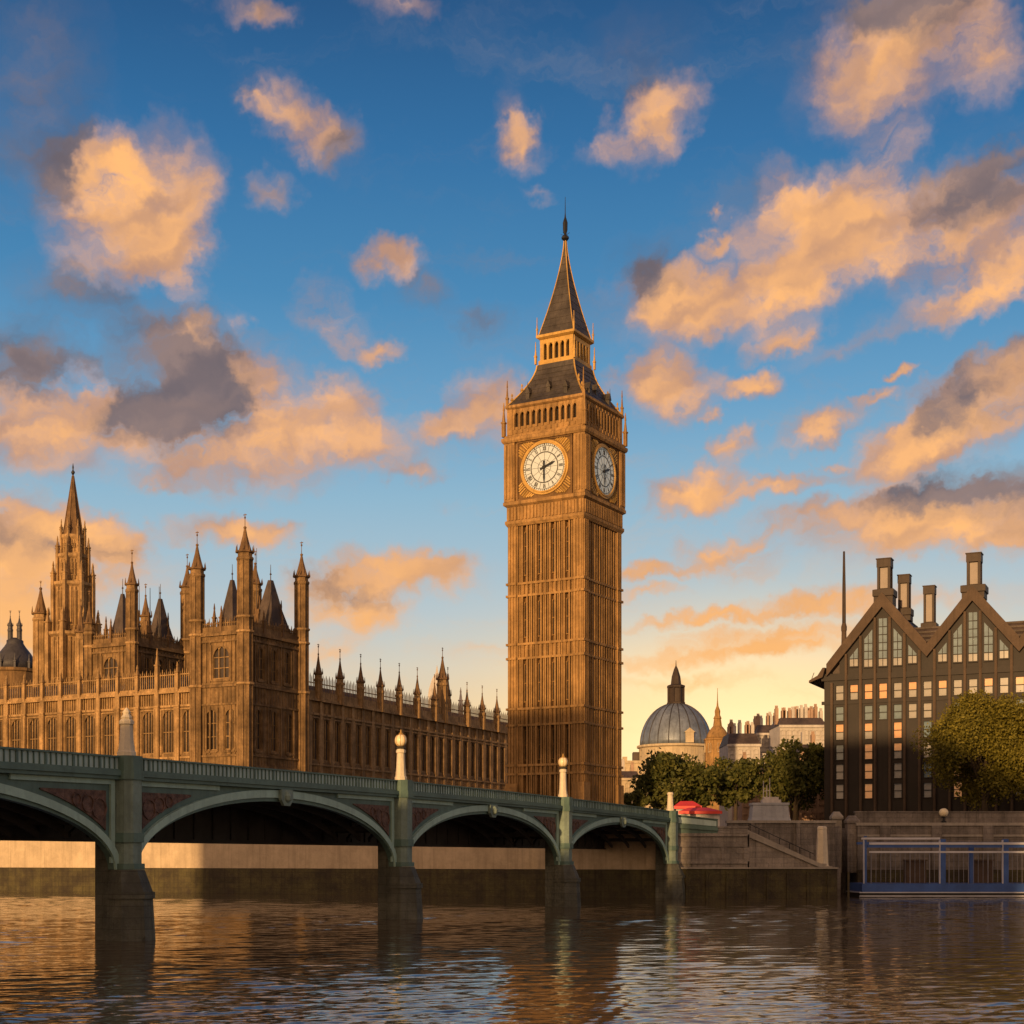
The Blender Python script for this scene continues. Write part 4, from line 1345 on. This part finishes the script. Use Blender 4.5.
# fins between the columns
for k in range(-1, 6 * NG_ + 1):
    x = s0 + cw * (k + .5)
    if x > LB: break
    u = abs(((x - s0) % per) / per - .5) * 2
    top = zV + (zA - zV) * (1 - u) - .2 if x > s0 else zE - .3
    m = MB()
    m.box(x - .2, x + .2, -.5, -.002, 0, top)
    m.box(x - .09, x + .09, -.64, -.501, 0, top)
    m.build('fin', M['bronzel'], ob)
m = MB()
m.box(-.2, LB, -.3, -.003, zE + .05, zE + .9)
m.box(-.2, LB, -.16, -.004, ROWS[0][0] - .75, ROWS[0][0] - .2)
m.box(.2, LB, .002, .5, zE, zE + 1.2)
m.build('string_course', M['bronzed'], ob)
for gI in range(NG_):
    a, b, c = s0 + gI * per, s0 + (gI + 1) * per, s0 + (gI + .5) * per
    m = MB().prism([(a, zE + 1.21), (b, zE + 1.21), (b, zV), (c, zA), (a, zV)], .05, .5)
    m.build('gable_wall', M['bronzed'], ob)
    bm = MB()                              # thick gable beams
    e = .95
    sl = (zA - zV) / (per / 2)
    th = 2.3
    lo_x = a - (1.9 if gI == 0 else 0)
    bm.prism([(lo_x, zV - sl * (a - lo_x)), (c, zA), (c, zA + th), (lo_x, zV - sl * (a - lo_x) + th * .86)], -e, .6)
    bm.prism([(b, zV), (b, zV + th), (c, zA + th), (c, zA)], -e, .6)
    bm.build('gable_beam', M['bronzel'], ob)
    rfm = MB().prism([(a - (1.2 if gI == 0 else 0), zV - .6 - (1.4 if gI == 0 else 0)), (b, zV - .6), (b, zV + .6), (c, zA + 1.6), (a - (1.2 if gI == 0 else 0), zV + .6 - (1.4 if gI == 0 else 0))], .61, 24)
    for i in range(1, 6):
        q = i / 6
        for s_, e_ in ((a, c), (b, c)):
            xx, zz = s_ + (e_ - s_) * q, zV + .6 + (zA + 1.0 - zV) * q
            rfm.box(xx - .1, xx + .1, .7, 24, zz, zz + .22)
    rfm.build('roof', M['slate'], ob)
    for j in range(-2, 3):                 # tall stepped gable windows
        x = c + j * cw
        top = zA - sl * abs(j) * cw - 1.35 - (.0 if j else .35)
        bot = zE + 2.2 if abs(j) == 2 else zE + 2.0
        fr, pn = MB(), MB()
        hw = .62
        cut_ = .0 if j == 0 else sl * hw
        def tp(xx): return top - (sl * (xx if j > 0 else -xx) if j else 0)
        pn.prism([(-hw, bot), (hw, bot), (hw, tp(hw)), (-hw, tp(-hw))], -.06, .0)
        zz = bot + 1.2
        while zz < top - .8:
            fr.box(-hw, hw, -.14, -.061, zz - .06, zz + .06)
            zz += 1.25
        fr.box(-.05, .05, -.13, -.062, bot - .05, min(tp(-.05), tp(.05)))
        fr.box(-hw - .1, hw + .1, -.3, .0, bot - .2, bot)
        o = fr.build('window', M['bronzed'], ob, (x, .04, 0))
        pn.build('pane', M['winblue'], o)
        fr = None
        lo = MB().box(-hw, hw, -.075, -.0605, bot, bot + 1.1)
        lo.build('pane', M['winpale'], o)
def chimney(x, y, zb, z0, z1, plinth, wd=1.05):
    m = MB()
    m.lathe([(plinth * 1.35, zb), (plinth * 1.35, z0 - 1.2), (plinth * 1.5, z0 - 1.1), (plinth * 1.5, z0 - .1), (plinth * 1.2, z0)], 4, x, y)
    m.box(x - wd * .62, x + wd * .62, y - wd * .62, y + wd * .62, z0 + .001, z1 - 1.4)
    for sx in (-1, 1):
        for sy in (-1, 1):
            m.box(*sorted((x + sx * wd * .63, x + sx * wd * .98)), *sorted((y + sy * wd * .63, y + sy * wd * .98)), z0 + .002, z1 - 1.4)
    m.box(x - wd * 1.05, x + wd * 1.05, y - wd * 1.05, y + wd * 1.05, z1 - 1.399, z1 - .15)
    m.box(x - wd * 1.15, x + wd * 1.15, y - wd * 1.15, y + wd * 1.15, z1 - .149, z1)
    ch = m.build('chimney', M['bronze'], ob)
    q = MB()
    q.box(x - wd * .55, x + wd * .55, y - wd * .72, y - wd * .622, z0 + .2, z1 - 1.5)
    q.box(x + wd * .622, x + wd * .72, y - wd * .55, y + wd * .55, z0 + .2, z1 - 1.5)
    q.box(x - wd * .72, x - wd * .622, y - wd * .55, y + wd * .55, z0 + .2, z1 - 1.5)
    q.build('duct_panel', M['panel'], ch)
c1, c2, c3 = s0 + per * .5, s0 + per * 1.5, s0 + per * 2.5
chimney(c1, 1.6, zA + .5, zA + 3.0, zA + 7.9, 1.55)
chimney(c1 + 1.7, 9, zA - 1, zA + 1.0, zA + 6.5, 1.2, .9)
chimney(c1 + 4.2, 18, zA - 4, zA - .2, zA + 6.0, 1.2, .9)
m = MB().poly([(c1, .65, zV + .7), (LB, .65, zV + .7), (LB, 22, zV + .7), (c1, 22, zV + .7), (c1, 7, zV + 5.6), (LB, 7, zV + 5.6), (LB, 16, zV + 5.6), (c1, 16, zV + 5.6)], [(0, 1, 5, 4), (1, 2, 6, 5), (2, 3, 7, 6), (3, 0, 4, 7), (4, 5, 6, 7), (3, 2, 1, 0)])
for i in range(1, 7):
    q = i / 6
    m.box(c1 + .2, LB - .2, .6 + 6.35 * q - .25, .6 + 6.35 * q + .1, zV + .55 + 4.9 * q, zV + .85 + 4.9 * q)
m.build('roof', M['slate'], ob)
chimney(c2, 1.6, zA + .5, zA + 2.6, zA + 7.6, 1.75)
chimney(c3, 1.6, zA + .5, zA + 2.6, zA + 7.6, 1.75)
m = MB()
m.prism([(-2.0, zE - .2), (.2, zE + .6), (.6, zE + 2.1), (.2, zE + 2.1), (-.6, zE + .9), (-2.0, zE + .15)], -1.2, 22)
m.tube((-1.7, -1, zE + .1), (-1.2, -1, zE + 1.4), .06, n=4)
m.build('eave', M['bronzel'], ob)

d0 = 262
t = thing('mast', 'slender dark tapering mast beside the bronze office block', 'mast', (wx(844, d0), d0, GZ))
MB().lathe([(.62, 0), (.55, 30), (.42, 36.5), (.5, 36.8), (.5, 37.4), (.34, 38)], 8).build('pole', M['bronzel'], t)
MB().lathe([(.33, 38), (.3, 44), (.18, 50.5), (.05, 50.6)], 8).build('spike', M['bronze'], t)


# ------------------------------------------------------------------ domed church, golden turret and far terraces
d0 = 330
t = thing('domed_church', 'pale round church with blue grey lead dome and stone lantern', 'church', (wx(676, d0) * 1.121, d0 * 1.121, 5 + 3 * 1.121))
t.scale = (1.121,) * 3
def cz_(py): return wz(py, d0) - GZ
MB().lathe([(8.1, -.6), (8.1, cz_(749)), (8.6, cz_(748)), (8.6, cz_(746)), (7.6, cz_(745.5))], 32).build('drum', M['buff'], t)
zb, zt_ = cz_(746), cz_(704)
pr_ = [(7.9 * math.cos(i / 12 * math.pi / 2 * .86), zb + (zt_ - zb) / math.sin(.86 * math.pi / 2) * math.sin(i / 12 * math.pi / 2 * .86)) for i in range(13)]
dm = smooth(MB().lathe(pr_, 40).build('dome', M['domelead'], t))
rb = MB()
for k in range(20):
    a = k * math.pi / 10
    for (r, z), (r2, z2) in zip(pr_[:-1], pr_[1:]):
        rb.tube((r * math.cos(a), r * math.sin(a), z), (r2 * math.cos(a), r2 * math.sin(a), z2), .13, n=4)
rb.build('dome_rib', M['lead'], dm)
L_ = MB()
L_.lathe([(2.1, zt_ - .8), (2.1, zt_ + .3), (1.75, zt_ + .4), (1.75, zt_ + 3.4), (2.05, zt_ + 3.6), (2.05, zt_ + 4.0), (1.2, zt_ + 4.3), (1.0, zt_ + 6), (.5, zt_ + 7.6), (.12, zt_ + 8.4), (.05, zt_ + 9.6)], 8)
for k in range(8):
    a = math.pi / 8 + k * math.pi / 4
    L_.tube((1.75 * math.cos(a), 1.75 * math.sin(a), zt_ + .3), (1.75 * math.cos(a), 1.75 * math.sin(a), zt_ + 3.5), .22, n=5)
L_.build('lantern', M['bronze'], t)
dr = MB()
dr.box(-.9, .9, -.9, 1.2, 0, 2.2)
dr.prism([(-1.2, 2.201), (1.2, 2.201), (0, 3.2)], -1.0, 1.2)
dr.build('dormer', M['buff'], dm, (2.1, -7.0, zb + .2))
for k in range(14):
    a = -math.pi / 2 + (k - 6.5) * .30
    window(t, 8.02 * math.cos(a), 8.02 * math.sin(a), cz_(757), .75, 1.5, a + math.pi / 2, 1, 'buff', transoms=0)
    window(t, 8.02 * math.cos(a), 8.02 * math.sin(a), cz_(772), 1.0, 2.3, a + math.pi / 2, 1, 'buff', transoms=0)
side = MB()
side.box(-12.6, -7.2, -3, 8, -.6, cz_(764))
side.box(-12.9, -7.0, -3.3, 8, cz_(764), cz_(761.5))
side.box(-11.8, -10.8, -1, 0, cz_(761.5), cz_(757))
side.build('side_range', M['buff'], t)
for i in range(3): window(t, -11.8 + i * 1.7, -3.02, cz_(778), .8, 2.2, 0, 1, 'buff', transoms=0)
MB().box(-9.4, -7.8, 0, 3, cz_(761.5) + .01, cz_(752)).build('stair_turret', M['slate'], t)

d0 = 310
t = thing('stone_cupola_turret', 'golden stone turret with small cupola and needle spire right of the dome', 'tower', (wx(717.5, d0) * 1.129, d0 * 1.129, 5 + 3 * 1.129))
t.scale = (1.129,) * 3
def gz_(py): return wz(py, d0) - GZ
MB().lathe([(2.75, -.6), (2.75, gz_(741)), (2.95, gz_(740)), (2.95, gz_(739)), (2.5, gz_(738.5))], 8).build('drum', M['tower'], t)
smooth(MB().lathe([(2.45, gz_(738.6)), (2.2, gz_(735)), (1.75, gz_(731)), (1.1, gz_(727)), (.9, gz_(726))], 16).build('cupola', M['tower'], t))
MB().lathe([(.95, gz_(726.2)), (.75, gz_(719)), (.9, gz_(718.5)), (.55, gz_(715)), (.6, gz_(711)), (.2, gz_(706)), (.1, gz_(700)), (.04, gz_(688))], 8).build('spire', M['tower'], t)
for k in range(5):
    a = -math.pi / 2 + (k - 2) * math.pi / 4
    rr = 2.75 * math.cos(math.pi / 8) + .03
    window(t, rr * math.cos(a), rr * math.sin(a), gz_(753), .7, 1.9, a + math.pi / 2, 1, 'buff', transoms=0)


def terrace(label, x0p, x1p, d, ytop, ybase, m_, nwin, rows, nch, roofh=2.2, rz=0):
    W = (x1p - x0p) / FPX * d
    H = wz(ytop, d) - GZ
    t = thing('terrace_house', label, 'building', (wx(x0p, d), d, GZ), rz, 'far buildings between dome and office block')
    b = MB().box(0, W, 0, 12, 0, H)
    b.box(-.2, W + .2, -.35, -.002, H - .5, H)
    b.box(-.1, W + .1, -.2, -.002, H - 3.8, H - 3.5)
    b.build('wall', M[m_], t)
    r = MB()
    r.poly([(-.1, -.2, H), (W + .1, -.2, H), (W + .1, 12.2, H), (-.1, 12.2, H), (.5, 2.2, H + roofh), (W - .5, 2.2, H + roofh), (W - .5, 9.8, H + roofh), (.5, 9.8, H + roofh)],
           [(0, 1, 5, 4), (1, 2, 6, 5), (2, 3, 7, 6), (3, 0, 4, 7), (4, 5, 6, 7)])
    r.build('roof', M['slate'], t)
    for i in range(nwin):
        for j in range(rows):
            window(t, W * (i + .5) / nwin, -.03, H - 2.9 - j * 3.2, .95, 1.9, 0, 1, m_, transoms=1)
    for i in range(nch):
        x = W * (i + .5) / nch + random.uniform(-.4, .4)
        c = MB()
        hh_ = random.uniform(1.4, 2.4)
        c.box(x - .3, x + .3, 3.5, 5.0, H + roofh - 1.2, H + roofh + hh_)
        for q in range(3): c.lathe([(.11, H + roofh + hh_), (.09, H + roofh + hh_ + .6)], 6, x - .2 + q * .2, 4.2)
        c.build('chimney', M[random.choice(['rose', 'pale'])], t)
    return t


terrace('low pale stuccoed terrace with grey roof just right of the golden turret', 728, 760, 285, 744, 790, 'pale', 4, 3, 7)
terrace('long pale terrace crowded with chimneys beside the bronze office block', 780, 826, 290, 725, 790, 'pale', 8, 4, 13, 1.6)
terrace('grey stepped terrace partly behind the trees, between the two pale terraces', 757, 782, 303, 733, 790, 'pale', 4, 3, 7, 1.8)
terrace('rose brick house glimpsed between the bank trees', 742, 790, 262, 772, 800, 'rose', 6, 3, 3, 1.5)
terrace('rose brick house beside the corner of the office block', 800, 826, 262, 752, 800, 'rose', 3, 4, 2, 1.5)
terrace('low stone house between the clock tower and the domed church', 606, 640, 300, 778, 800, 'buff', 4, 3, 3, 1.5)


# ------------------------------------------------------------------ trees
def tree(label, px, d, ytop, ybot, rx_px, leaf, nl, lsize, seed, lumps=26, weep=0.0):
    rg = np.random.RandomState(seed)
    t = thing('tree', label, 'tree', (wx(px, d), d, GZ), 0, 'trees along the bank')
    zt_, zb_ = wz(ytop, d) - GZ, max(1.2, wz(ybot, d) - GZ)
    rx_ = rx_px / FPX * d
    zc, rz_ = (zt_ + zb_) / 2, (zt_ - zb_) / 2
    tr = MB()
    tr.tube((0, 0, 0), (.1, 0, zb_ + .3), rx_ * .085, rx_ * .06, 8)
    tr.tube((.1, 0, zb_ + .3), (.2, .1, zc + rz_ * .3), rx_ * .06, rx_ * .02, 7)
    cen = []
    for i in range(lumps):
        th = rg.uniform(0, 2 * np.pi)
        u = rg.uniform(-.95, .95)
        q = math.sqrt(1 - u * u)
        k = rg.uniform(.45, .82)
        c = np.array([rx_ * q * math.cos(th) * k, rx_ * .9 * q * math.sin(th) * k, zc + rz_ * u * k])
        cen.append((c, rx_ * rg.uniform(.24, .42)))
        if i % 2 == 0:
            tr.tube((.1, 0, zb_ + (zc - zb_) * rg.uniform(.1, .9)), tuple(c), rx_ * .025, rx_ * .008, 5)
    tr.build('trunk', M['bark'], t)
    vs, fs = [], []
    per = nl // lumps
    P = []
    for c, r in cen:
        dv = rg.normal(size=(per, 3))
        dv /= np.linalg.norm(dv, axis=1)[:, None]
        rr = r * (rg.uniform(0, 1, per) ** .45) * rg.uniform(.85, 1.2, per)
        q = c + dv * rr[:, None] * np.array([1, 1, .8 + weep])
        P.append(q)
    P = np.concatenate(P)
    P = P[P[:, 2] > .6]
    N = len(P)
    a = rg.normal(size=(N, 3)); a /= np.linalg.norm(a, axis=1)[:, None]
    b = rg.normal(size=(N, 3)); b -= a * (a * b).sum(1)[:, None]; b /= np.linalg.norm(b, axis=1)[:, None]
    if weep:
        b = b * .4 + np.array([0, 0, -1.0]); b /= np.linalg.norm(b, axis=1)[:, None]
    s = lsize * rg.uniform(.6, 1.5, N)[:, None]
    V = np.stack([P - a * s * .45, P - b * s * (.8 + weep), P + a * s * .45, P + b * s * (.8 + weep)], 1).reshape(-1, 3)
    me = bpy.data.meshes.new('crown')
    me.from_pydata(V.tolist(), [], [(4 * i, 4 * i + 1, 4 * i + 2, 4 * i + 3) for i in range(N)])
    me.materials.append(M[leaf])
    o = bpy.data.objects.new('crown', me)
    COL.objects.link(o)
    o.parent = t
    return t


tree('rounded dark green tree below the dome, left of the other bank trees', 674, 240, 750, 812, 47, 'leaf', 11000, .42, 1, 34)
tree('smaller yellowish green tree in the middle of the bank trees', 735, 244, 746, 812, 30, 'leaf', 7000, .40, 2, 24)
tree('broad olive green tree left of the office block', 795, 246, 727, 814, 44, 'leaf', 12000, .42, 3, 34)
tree('low bushy tree close against the foot of the clock tower', 634, 232, 788, 815, 14, 'leaf', 2500, .35, 4, 12)
tree('tall golden green tree in front of the office block', 984, 214, 683, 818, 61, 'leafgold', 46000, .26, 5, 64)
tree('second golden green tree overlapping it at the right edge of the view', 1036, 211, 692, 816, 44, 'leafgold', 22000, .26, 6, 44)

# ------------------------------------------------------------------ right bank: abutment, stairs, walls
# abutment wall running on from the bridge, its parapet falling to the quay
ab = thing('abutment', 'stepped grey stone abutment where the bridge ends on the quay', 'wall', (0, 0, 0))
x0, x1 = AB.x + 1.0, 29.4
d0 = 187.2
m = MB()
m.slab(x0, x1, 3.7, 8.1, d0, d0 + 12, ())
for z, o_ in ((4.3, .18), (6.4, .12), (7.7, .22)):
    m.box(x0, x1, d0 - o_, d0 - .002, z, z + .28)
for xx in (x0 + 2.4, x0 + 5.6, x0 + 8.4):
    m.box(xx, xx + .7, d0 - .1, d0 - .003, 4.581, 6.399)
m.box(25.7, x1, d0 - .05, d0 + .6, 8.101, 8.75)
m.box(25.6, x1 + .1, d0 - .15, d0 + .7, 8.751, 8.95)
m.build('wall_face', M['abut'], ab)
m = MB()
m.prism([(x0, 8.101), (25.69, 8.101), (25.69, 9.75), (x0, 10.3)], d0 + .02, d0 + .5)
m.prism([(x0, 10.302), (x0, 10.42), (25.7, 9.87), (25.7, 9.752)][::-1], d0 - .16, d0 + .6)
m.prism([(x0, 8.75), (x0, 9.25), (25.7, 8.8), (25.7, 8.4)][::-1], d0 - .22, d0 + .019)
m.build('parapet', M['greend'], ab)
q = MB()
q.prism([(x0, 9.4), (x0, 10.15), (25.5, 9.62), (25.5, 8.95)][::-1], d0 - .04, d0 + .018)
q.build('parapet_panel', M['railpanel'], ab)
m = MB()
m.box(x0 - .5, 40.3, d0 - 1.4, d0 + 11.4, -2, 3.65)
for i in range(9):
    xx = x0 + 1 + i * 2.5
    m.box(xx, xx + .25, d0 - 1.62, d0 - 1.401, -1, 3.3)
m.build('footing', M['wet'], ab)
MB().box(x0 - .6, 40.4, d0 - 1.6, d0 - .3, 3.651, 3.85).build('coping', M['coping'], ab)

st = thing('quay_stairs', 'pale stone stairs with sloping side wall running down to the quay', 'stairs', (29.6, d0, 3.66))
m = MB()
NSTP = 24
for i in range(NSTP):
    xx = i * 9.2 / NSTP
    m.box(xx, xx + 9.2 / NSTP, .0, 3.2, 0, 4.3 - 4.2 * i / NSTP)
m.build('steps', M['abut'], st)
m = MB().prism([(.0, 3.9), (8.7, .20), (9.6, .20), (9.6, .65), (8.9, .65), (0, 4.6)], -.3, -.002)
m.build('stringer', M['coping'], st)
m = MB()
m.prism([(0, 4.2), (9.3, -.0), (10.5, -.0), (10.5, .75), (9.3, .75), (0, 5.1)], 3.3, 3.9)
m.build('side_wall', M['coping'], st)
m = MB()
for i in range(7):
    xx = .5 + i * 1.3
    zz = 5.05 - 4.3 * xx / 9.3
    m.tube((xx, 3.6, zz), (xx, 3.6, zz + .8), .05, n=5)
m.tube((.4, 3.6, 5.75), (8.8, 3.6, 1.85), .05, n=5)
m.build('handrail', M['black'], st)

t = thing('quay_wall', 'brown stone retaining wall behind the quay stairs', 'wall', (28.4, 198.2, 0))
MB().box(0, 14.2, -.6, 0, 2, 9.6).build('wall_face', M['walld'], t)
MB().box(-.2, 14.3, -.85, .25, 9.6, 9.95).build('coping', M['coping'], t)
m = MB()
m.box(3.0, 3.5, -1.0, -.601, 2, 9.59)
m.box(9.0, 9.5, -1.0, -.601, 2, 9.59)
m.build('pilaster', M['walld'], t)

# plinth with a low stepped top above that wall
d0 = 203
t = thing('statue_plinth', 'pale grey granite plinth with sloping sides above the quay stairs', 'plinth', (wx(769, d0), d0, GZ))
hh_ = wz(803, d0) - GZ
MB().lathe([(2.75 * 1.4142, 0), (2.75 * 1.4142, hh_ - 2.5), (2.55 * 1.4142, hh_ - 2.0), (2.35 * 1.4142, hh_ - .4), (2.5 * 1.4142, hh_ - .3), (2.5 * 1.4142, hh_)], 4, sy=.6).build('block', M['plinth'], t)
m = MB()
m.box(-1.0, 1.5, -.8, .8, hh_ + .001, hh_ + .45)
m.box(-.8, 1.2, -.6, .6, hh_ + .451, hh_ + .8)
m.build('step', M['pale'], t)
m = MB()
for x, z in ((-.75, 2.2), (.1, 2.6), (-.3, 1.6)):
    m.tube((x, 0, hh_ + .8), (x, 0, hh_ + .8 + z), .07, .05, n=5)
m.tube((-.75, 0, hh_ + 1.6), (.1, 0, hh_ + 1.7), .05, n=5)
m.build('rail', M['pale'], t)

d0 = 189.3
t = thing('stone_post', 'white tapered stone post standing at the foot of the quay stairs', 'post', (wx(822, d0), d0, 3.66))
MB().lathe([(.95, 0), (.95, .35), (.85, .4), (.62, 4.9), (.66, 5.0), (.62, 5.25), (.45, 5.35)], 6).build('shaft', M['cream'], t)
MB().box(-1.1, 1.1, -1.0, 1.0, .001, .3).build('base', M['coping'], t)

# embankment wall to the right
t = thing('embankment_wall', 'long brown stone embankment wall with pale coping in front of the office block', 'wall', (47.0, 204.9, 0))
MB().box(0, 180, -.9, 0, -2, 9.4).build('wall_face', M['walld'], t)
m = MB()
m.box(-.1, 180, -1.3, -.901, -2, 3.4)
m.build('footing', M['wet'], t)
m = MB()
m.box(-.2, 180, -1.15, .25, 9.4, 9.8)
m.box(0, 180, -1.05, -.9015, 7.9, 8.2)
m.build('coping', M['coping'], t)
for i in range(12):
    m = MB()
    m.box(3 + i * 7, 4.4 + i * 7, -1.2, -.902, 3.41, 9.39)
    m.build('pilaster', M['walld'], t)
m = MB()
m.box(0, 180, .3, 1.0, GZ, 11.2)
m.box(-.1, 180, .2, 1.1, 11.2, 11.4)
m.build('parapet', M['walld'], t)
# corner piers of the inlet
t = thing('inlet_wall', 'dark stone side wall of the narrow inlet between the quay and the embankment', 'wall', (42.6, 198, 0))
MB().box(0, .9, .5, 13.9, -2, 9.2).build('wall_face', M['walld'], t)
MB().box(.9, 4.4, 13.2, 14.0, -2, 9.2).build('back_face', M['walld'], t)
m = MB()
m.lathe([(1.1, 3), (1.1, 9.6), (1.3, 9.8), (1.3, 10.1), (.6, 10.8)], 4, 3.9, 7.2)
m.build('gate_pier', M['walld'], t)
m = MB()
m.lathe([(.9, 3), (.9, 10.2), (1.15, 10.4), (1.15, 10.7), (.5, 11.4)], 4, 2.2, 9.2)
m.build('gate_pier', M['coping'], t)

# globe lamp on the embankment wall
d0 = 203.9
t = thing('globe_lamp', 'lone round pale globe lamp on the embankment wall before the office block', 'street lamp', (wx(945, d0), d0 + .6, 9.8))
MB().lathe([(.35, 0), (.35, .2), (.16, .3), (.14, .7), (.3, .8), (.2, .85)], 8).build('post', M['black'], t)
gl = MB().lathe([(.05 + .58 * math.sin(math.pi * i / 10), 1.4 - .58 * math.cos(math.pi * i / 10)) for i in range(11)], 14)
smooth(gl.build('globe', M['globe'], t))

# floating landing stage with blue frame
d0 = 191
t = thing('landing_stage', 'blue framed floating landing stage with rails moored along the embankment', 'pontoon', (wx(864, d0), d0, 0))
L = 46
m = MB()
m.box(-.6, L, -.4, 7, -.6, .55)
m.build('hull', M['black'], t)
m = MB()
m.box(-.7, L, -.55, 7.1, .55, .68)
m.box(-.7, L, -.52, -.401, .1, .24)
m.build('fender', M['rail'], t)
m = MB()
m.box(-.3, L, -.3, 6.8, .70, 1.75)
m.build('deck', M['blue'], t)
def fy(py): return wz(py, d0)
posts = [0.15, 10.0, 18.0, 26.5, 35, 44]
for i, x in enumerate(posts):
    m = MB()
    wd = .16 if i == 0 else .34
    m.box(x - wd, x + wd, -.25, .25, 1.751, fy(839) if i else fy(836))
    m.build('post', M['blue'], t)
    m = MB()
    m.box(x - wd - .12, x - wd - .001, -.28, .1, 1.752, fy(840))
    m.build('post_trim', M['rail'], t)
for (py, hh, x0_, x1_) in ((838.5, .13, -.4, 9.6), (843.5, .14, .6, L), (852, .12, .6, L)):
    m = MB().box(x0_, x1_, -.32, -.255, fy(py) - hh, fy(py) + hh)
    m.build('handrail', M['rail'], t)
m = MB().box(.4, L, -.2, .1, fy(845.6) - .25, fy(845.6) + .1)
m.build('beam', M['blue'], t)
m = MB()
x = .9
i = 0
while x < L:
    m.tube((x, -.02, 1.76), (x, -.02, fy(852.5)), .035 if i % 4 else .07, n=4)
    x += .62
    i += 1
m.build('baluster', M['railgrey'], t)
for x in (14.2, 22.6, 31):
    MB().box(x - .26, x + .26, 1.5, 2.1, 1.751, fy(842)).build('post', M['blue'], t)
m = MB().box(.5, L, 5.9, 6.5, fy(844), fy(841.5))
m.build('beam', M['blue'], t)
for x in (6.5, 15.2, 24):
    m = MB()
    m.box(x, x + 2.6, 4.2, 5.6, 1.752, 4.6)
    m.box(x - .1, x + 2.7, 4.0, 5.7, 4.6, 4.8)
    m.build('shelter', M['bronzel'], t)

# red roofed kiosks behind the bridge end
for lab, xa, xb, yt, yr, d in (('small red roofed kiosk directly behind the short bridge pedestal', 674, 702, 806.5, 801, 199), ('long low red roofed kiosk to the right of the smaller one', 679, 722, 811.5, 807.5, 196)):
    t = thing('kiosk', lab, 'kiosk', (wx((xa + xb) / 2, d), d, GZ), R(-8), 'red roofed kiosks on the bridge approach')
    W = (xb - xa) / FPX * d / 2
    h0, h1 = wz(yt, d) - GZ, wz(yr, d) - GZ
    MB().box(-W + .3, W - .3, -1, 1.6, 0, h0).build('wall', M['pale'], t)
    m = MB()
    m.poly([(-W, -1.4, h0), (W, -1.4, h0), (W, 2, h0), (-W, 2, h0), (-W * .55, .2, h1), (W * .35, .2, h1)], [(0, 1, 5, 4), (1, 2, 5), (2, 3, 4, 5), (3, 0, 4), (3, 2, 1, 0)])
    m.build('roof', M['red'], t)
    MB().box(-W, W, -1.5, -1.41, h0 - .35, h0 + .02).build('fascia', M['red'], t)

# ------------------------------------------------------------------ unseen blocks added behind the camera to cast shade
def add_shade_block(label, xa, xb, h0, h1, top, HH=44):
    t = thing('shade_block', label, 'building', (xa, -40, 0), -SUN_A)  # unseen shadow caster, its sides turned along the sun's rays
    WH = (xb - xa) / (math.cos(SUN_A) + math.tan(SUN_A) * math.sin(SUN_A))
    f = MB()
    nw_ = int((WH - 6) / 4.8)
    hl = [(4 + 4.8 * i, 5.8 + 4.8 * i, a, a + 3.2) for i in range(nw_) for a in range(6, int(HH) - 5, 6)]
    f.slab(0, WH, 0, HH, 12.2, 13, hl)
    f.box(0, WH, -13, 12.19, 0, HH)
    f.box(-.1, WH + .1, -13.3, 13.3, HH, HH + .8)
    f.build('wall', M['pale'], t)
    m = MB()
    m.poly([(-.1, -13.2, HH + .81), (WH + .1, -13.2, HH + .81), (WH + .1, 13.2, HH + .81), (-.1, 13.2, HH + .81), (h0, 0, HH + top), (WH - h1, 0, HH + top)],
           [(0, 1, 5, 4), (1, 2, 5), (2, 3, 4, 5), (3, 0, 4), (3, 2, 1, 0)])
    m.build('roof', M['slate'], t)


add_shade_block('larger unseen block added behind the viewer to shade the lower tower and river wall', -153.5, -96.2, 12, .2, 15)
add_shade_block('middle unseen block added behind the viewer for its shadow, lower than its larger neighbour', -96.1, -80.6, .2, .2, 3, 34.5)
add_shade_block('low unseen block added behind the viewer to shade the bridge below its lamps', -80.58, -75.22, .2, .2, 2.5, 26.5)
add_shade_block('smaller unseen block added behind the viewer to shade the quay and office block', -75.2, -33, .2, 20, 13)
structure(MB().box(-400, 400, -400, -24, -3, .0 + 2.5).build('near_bank', M['ground']))
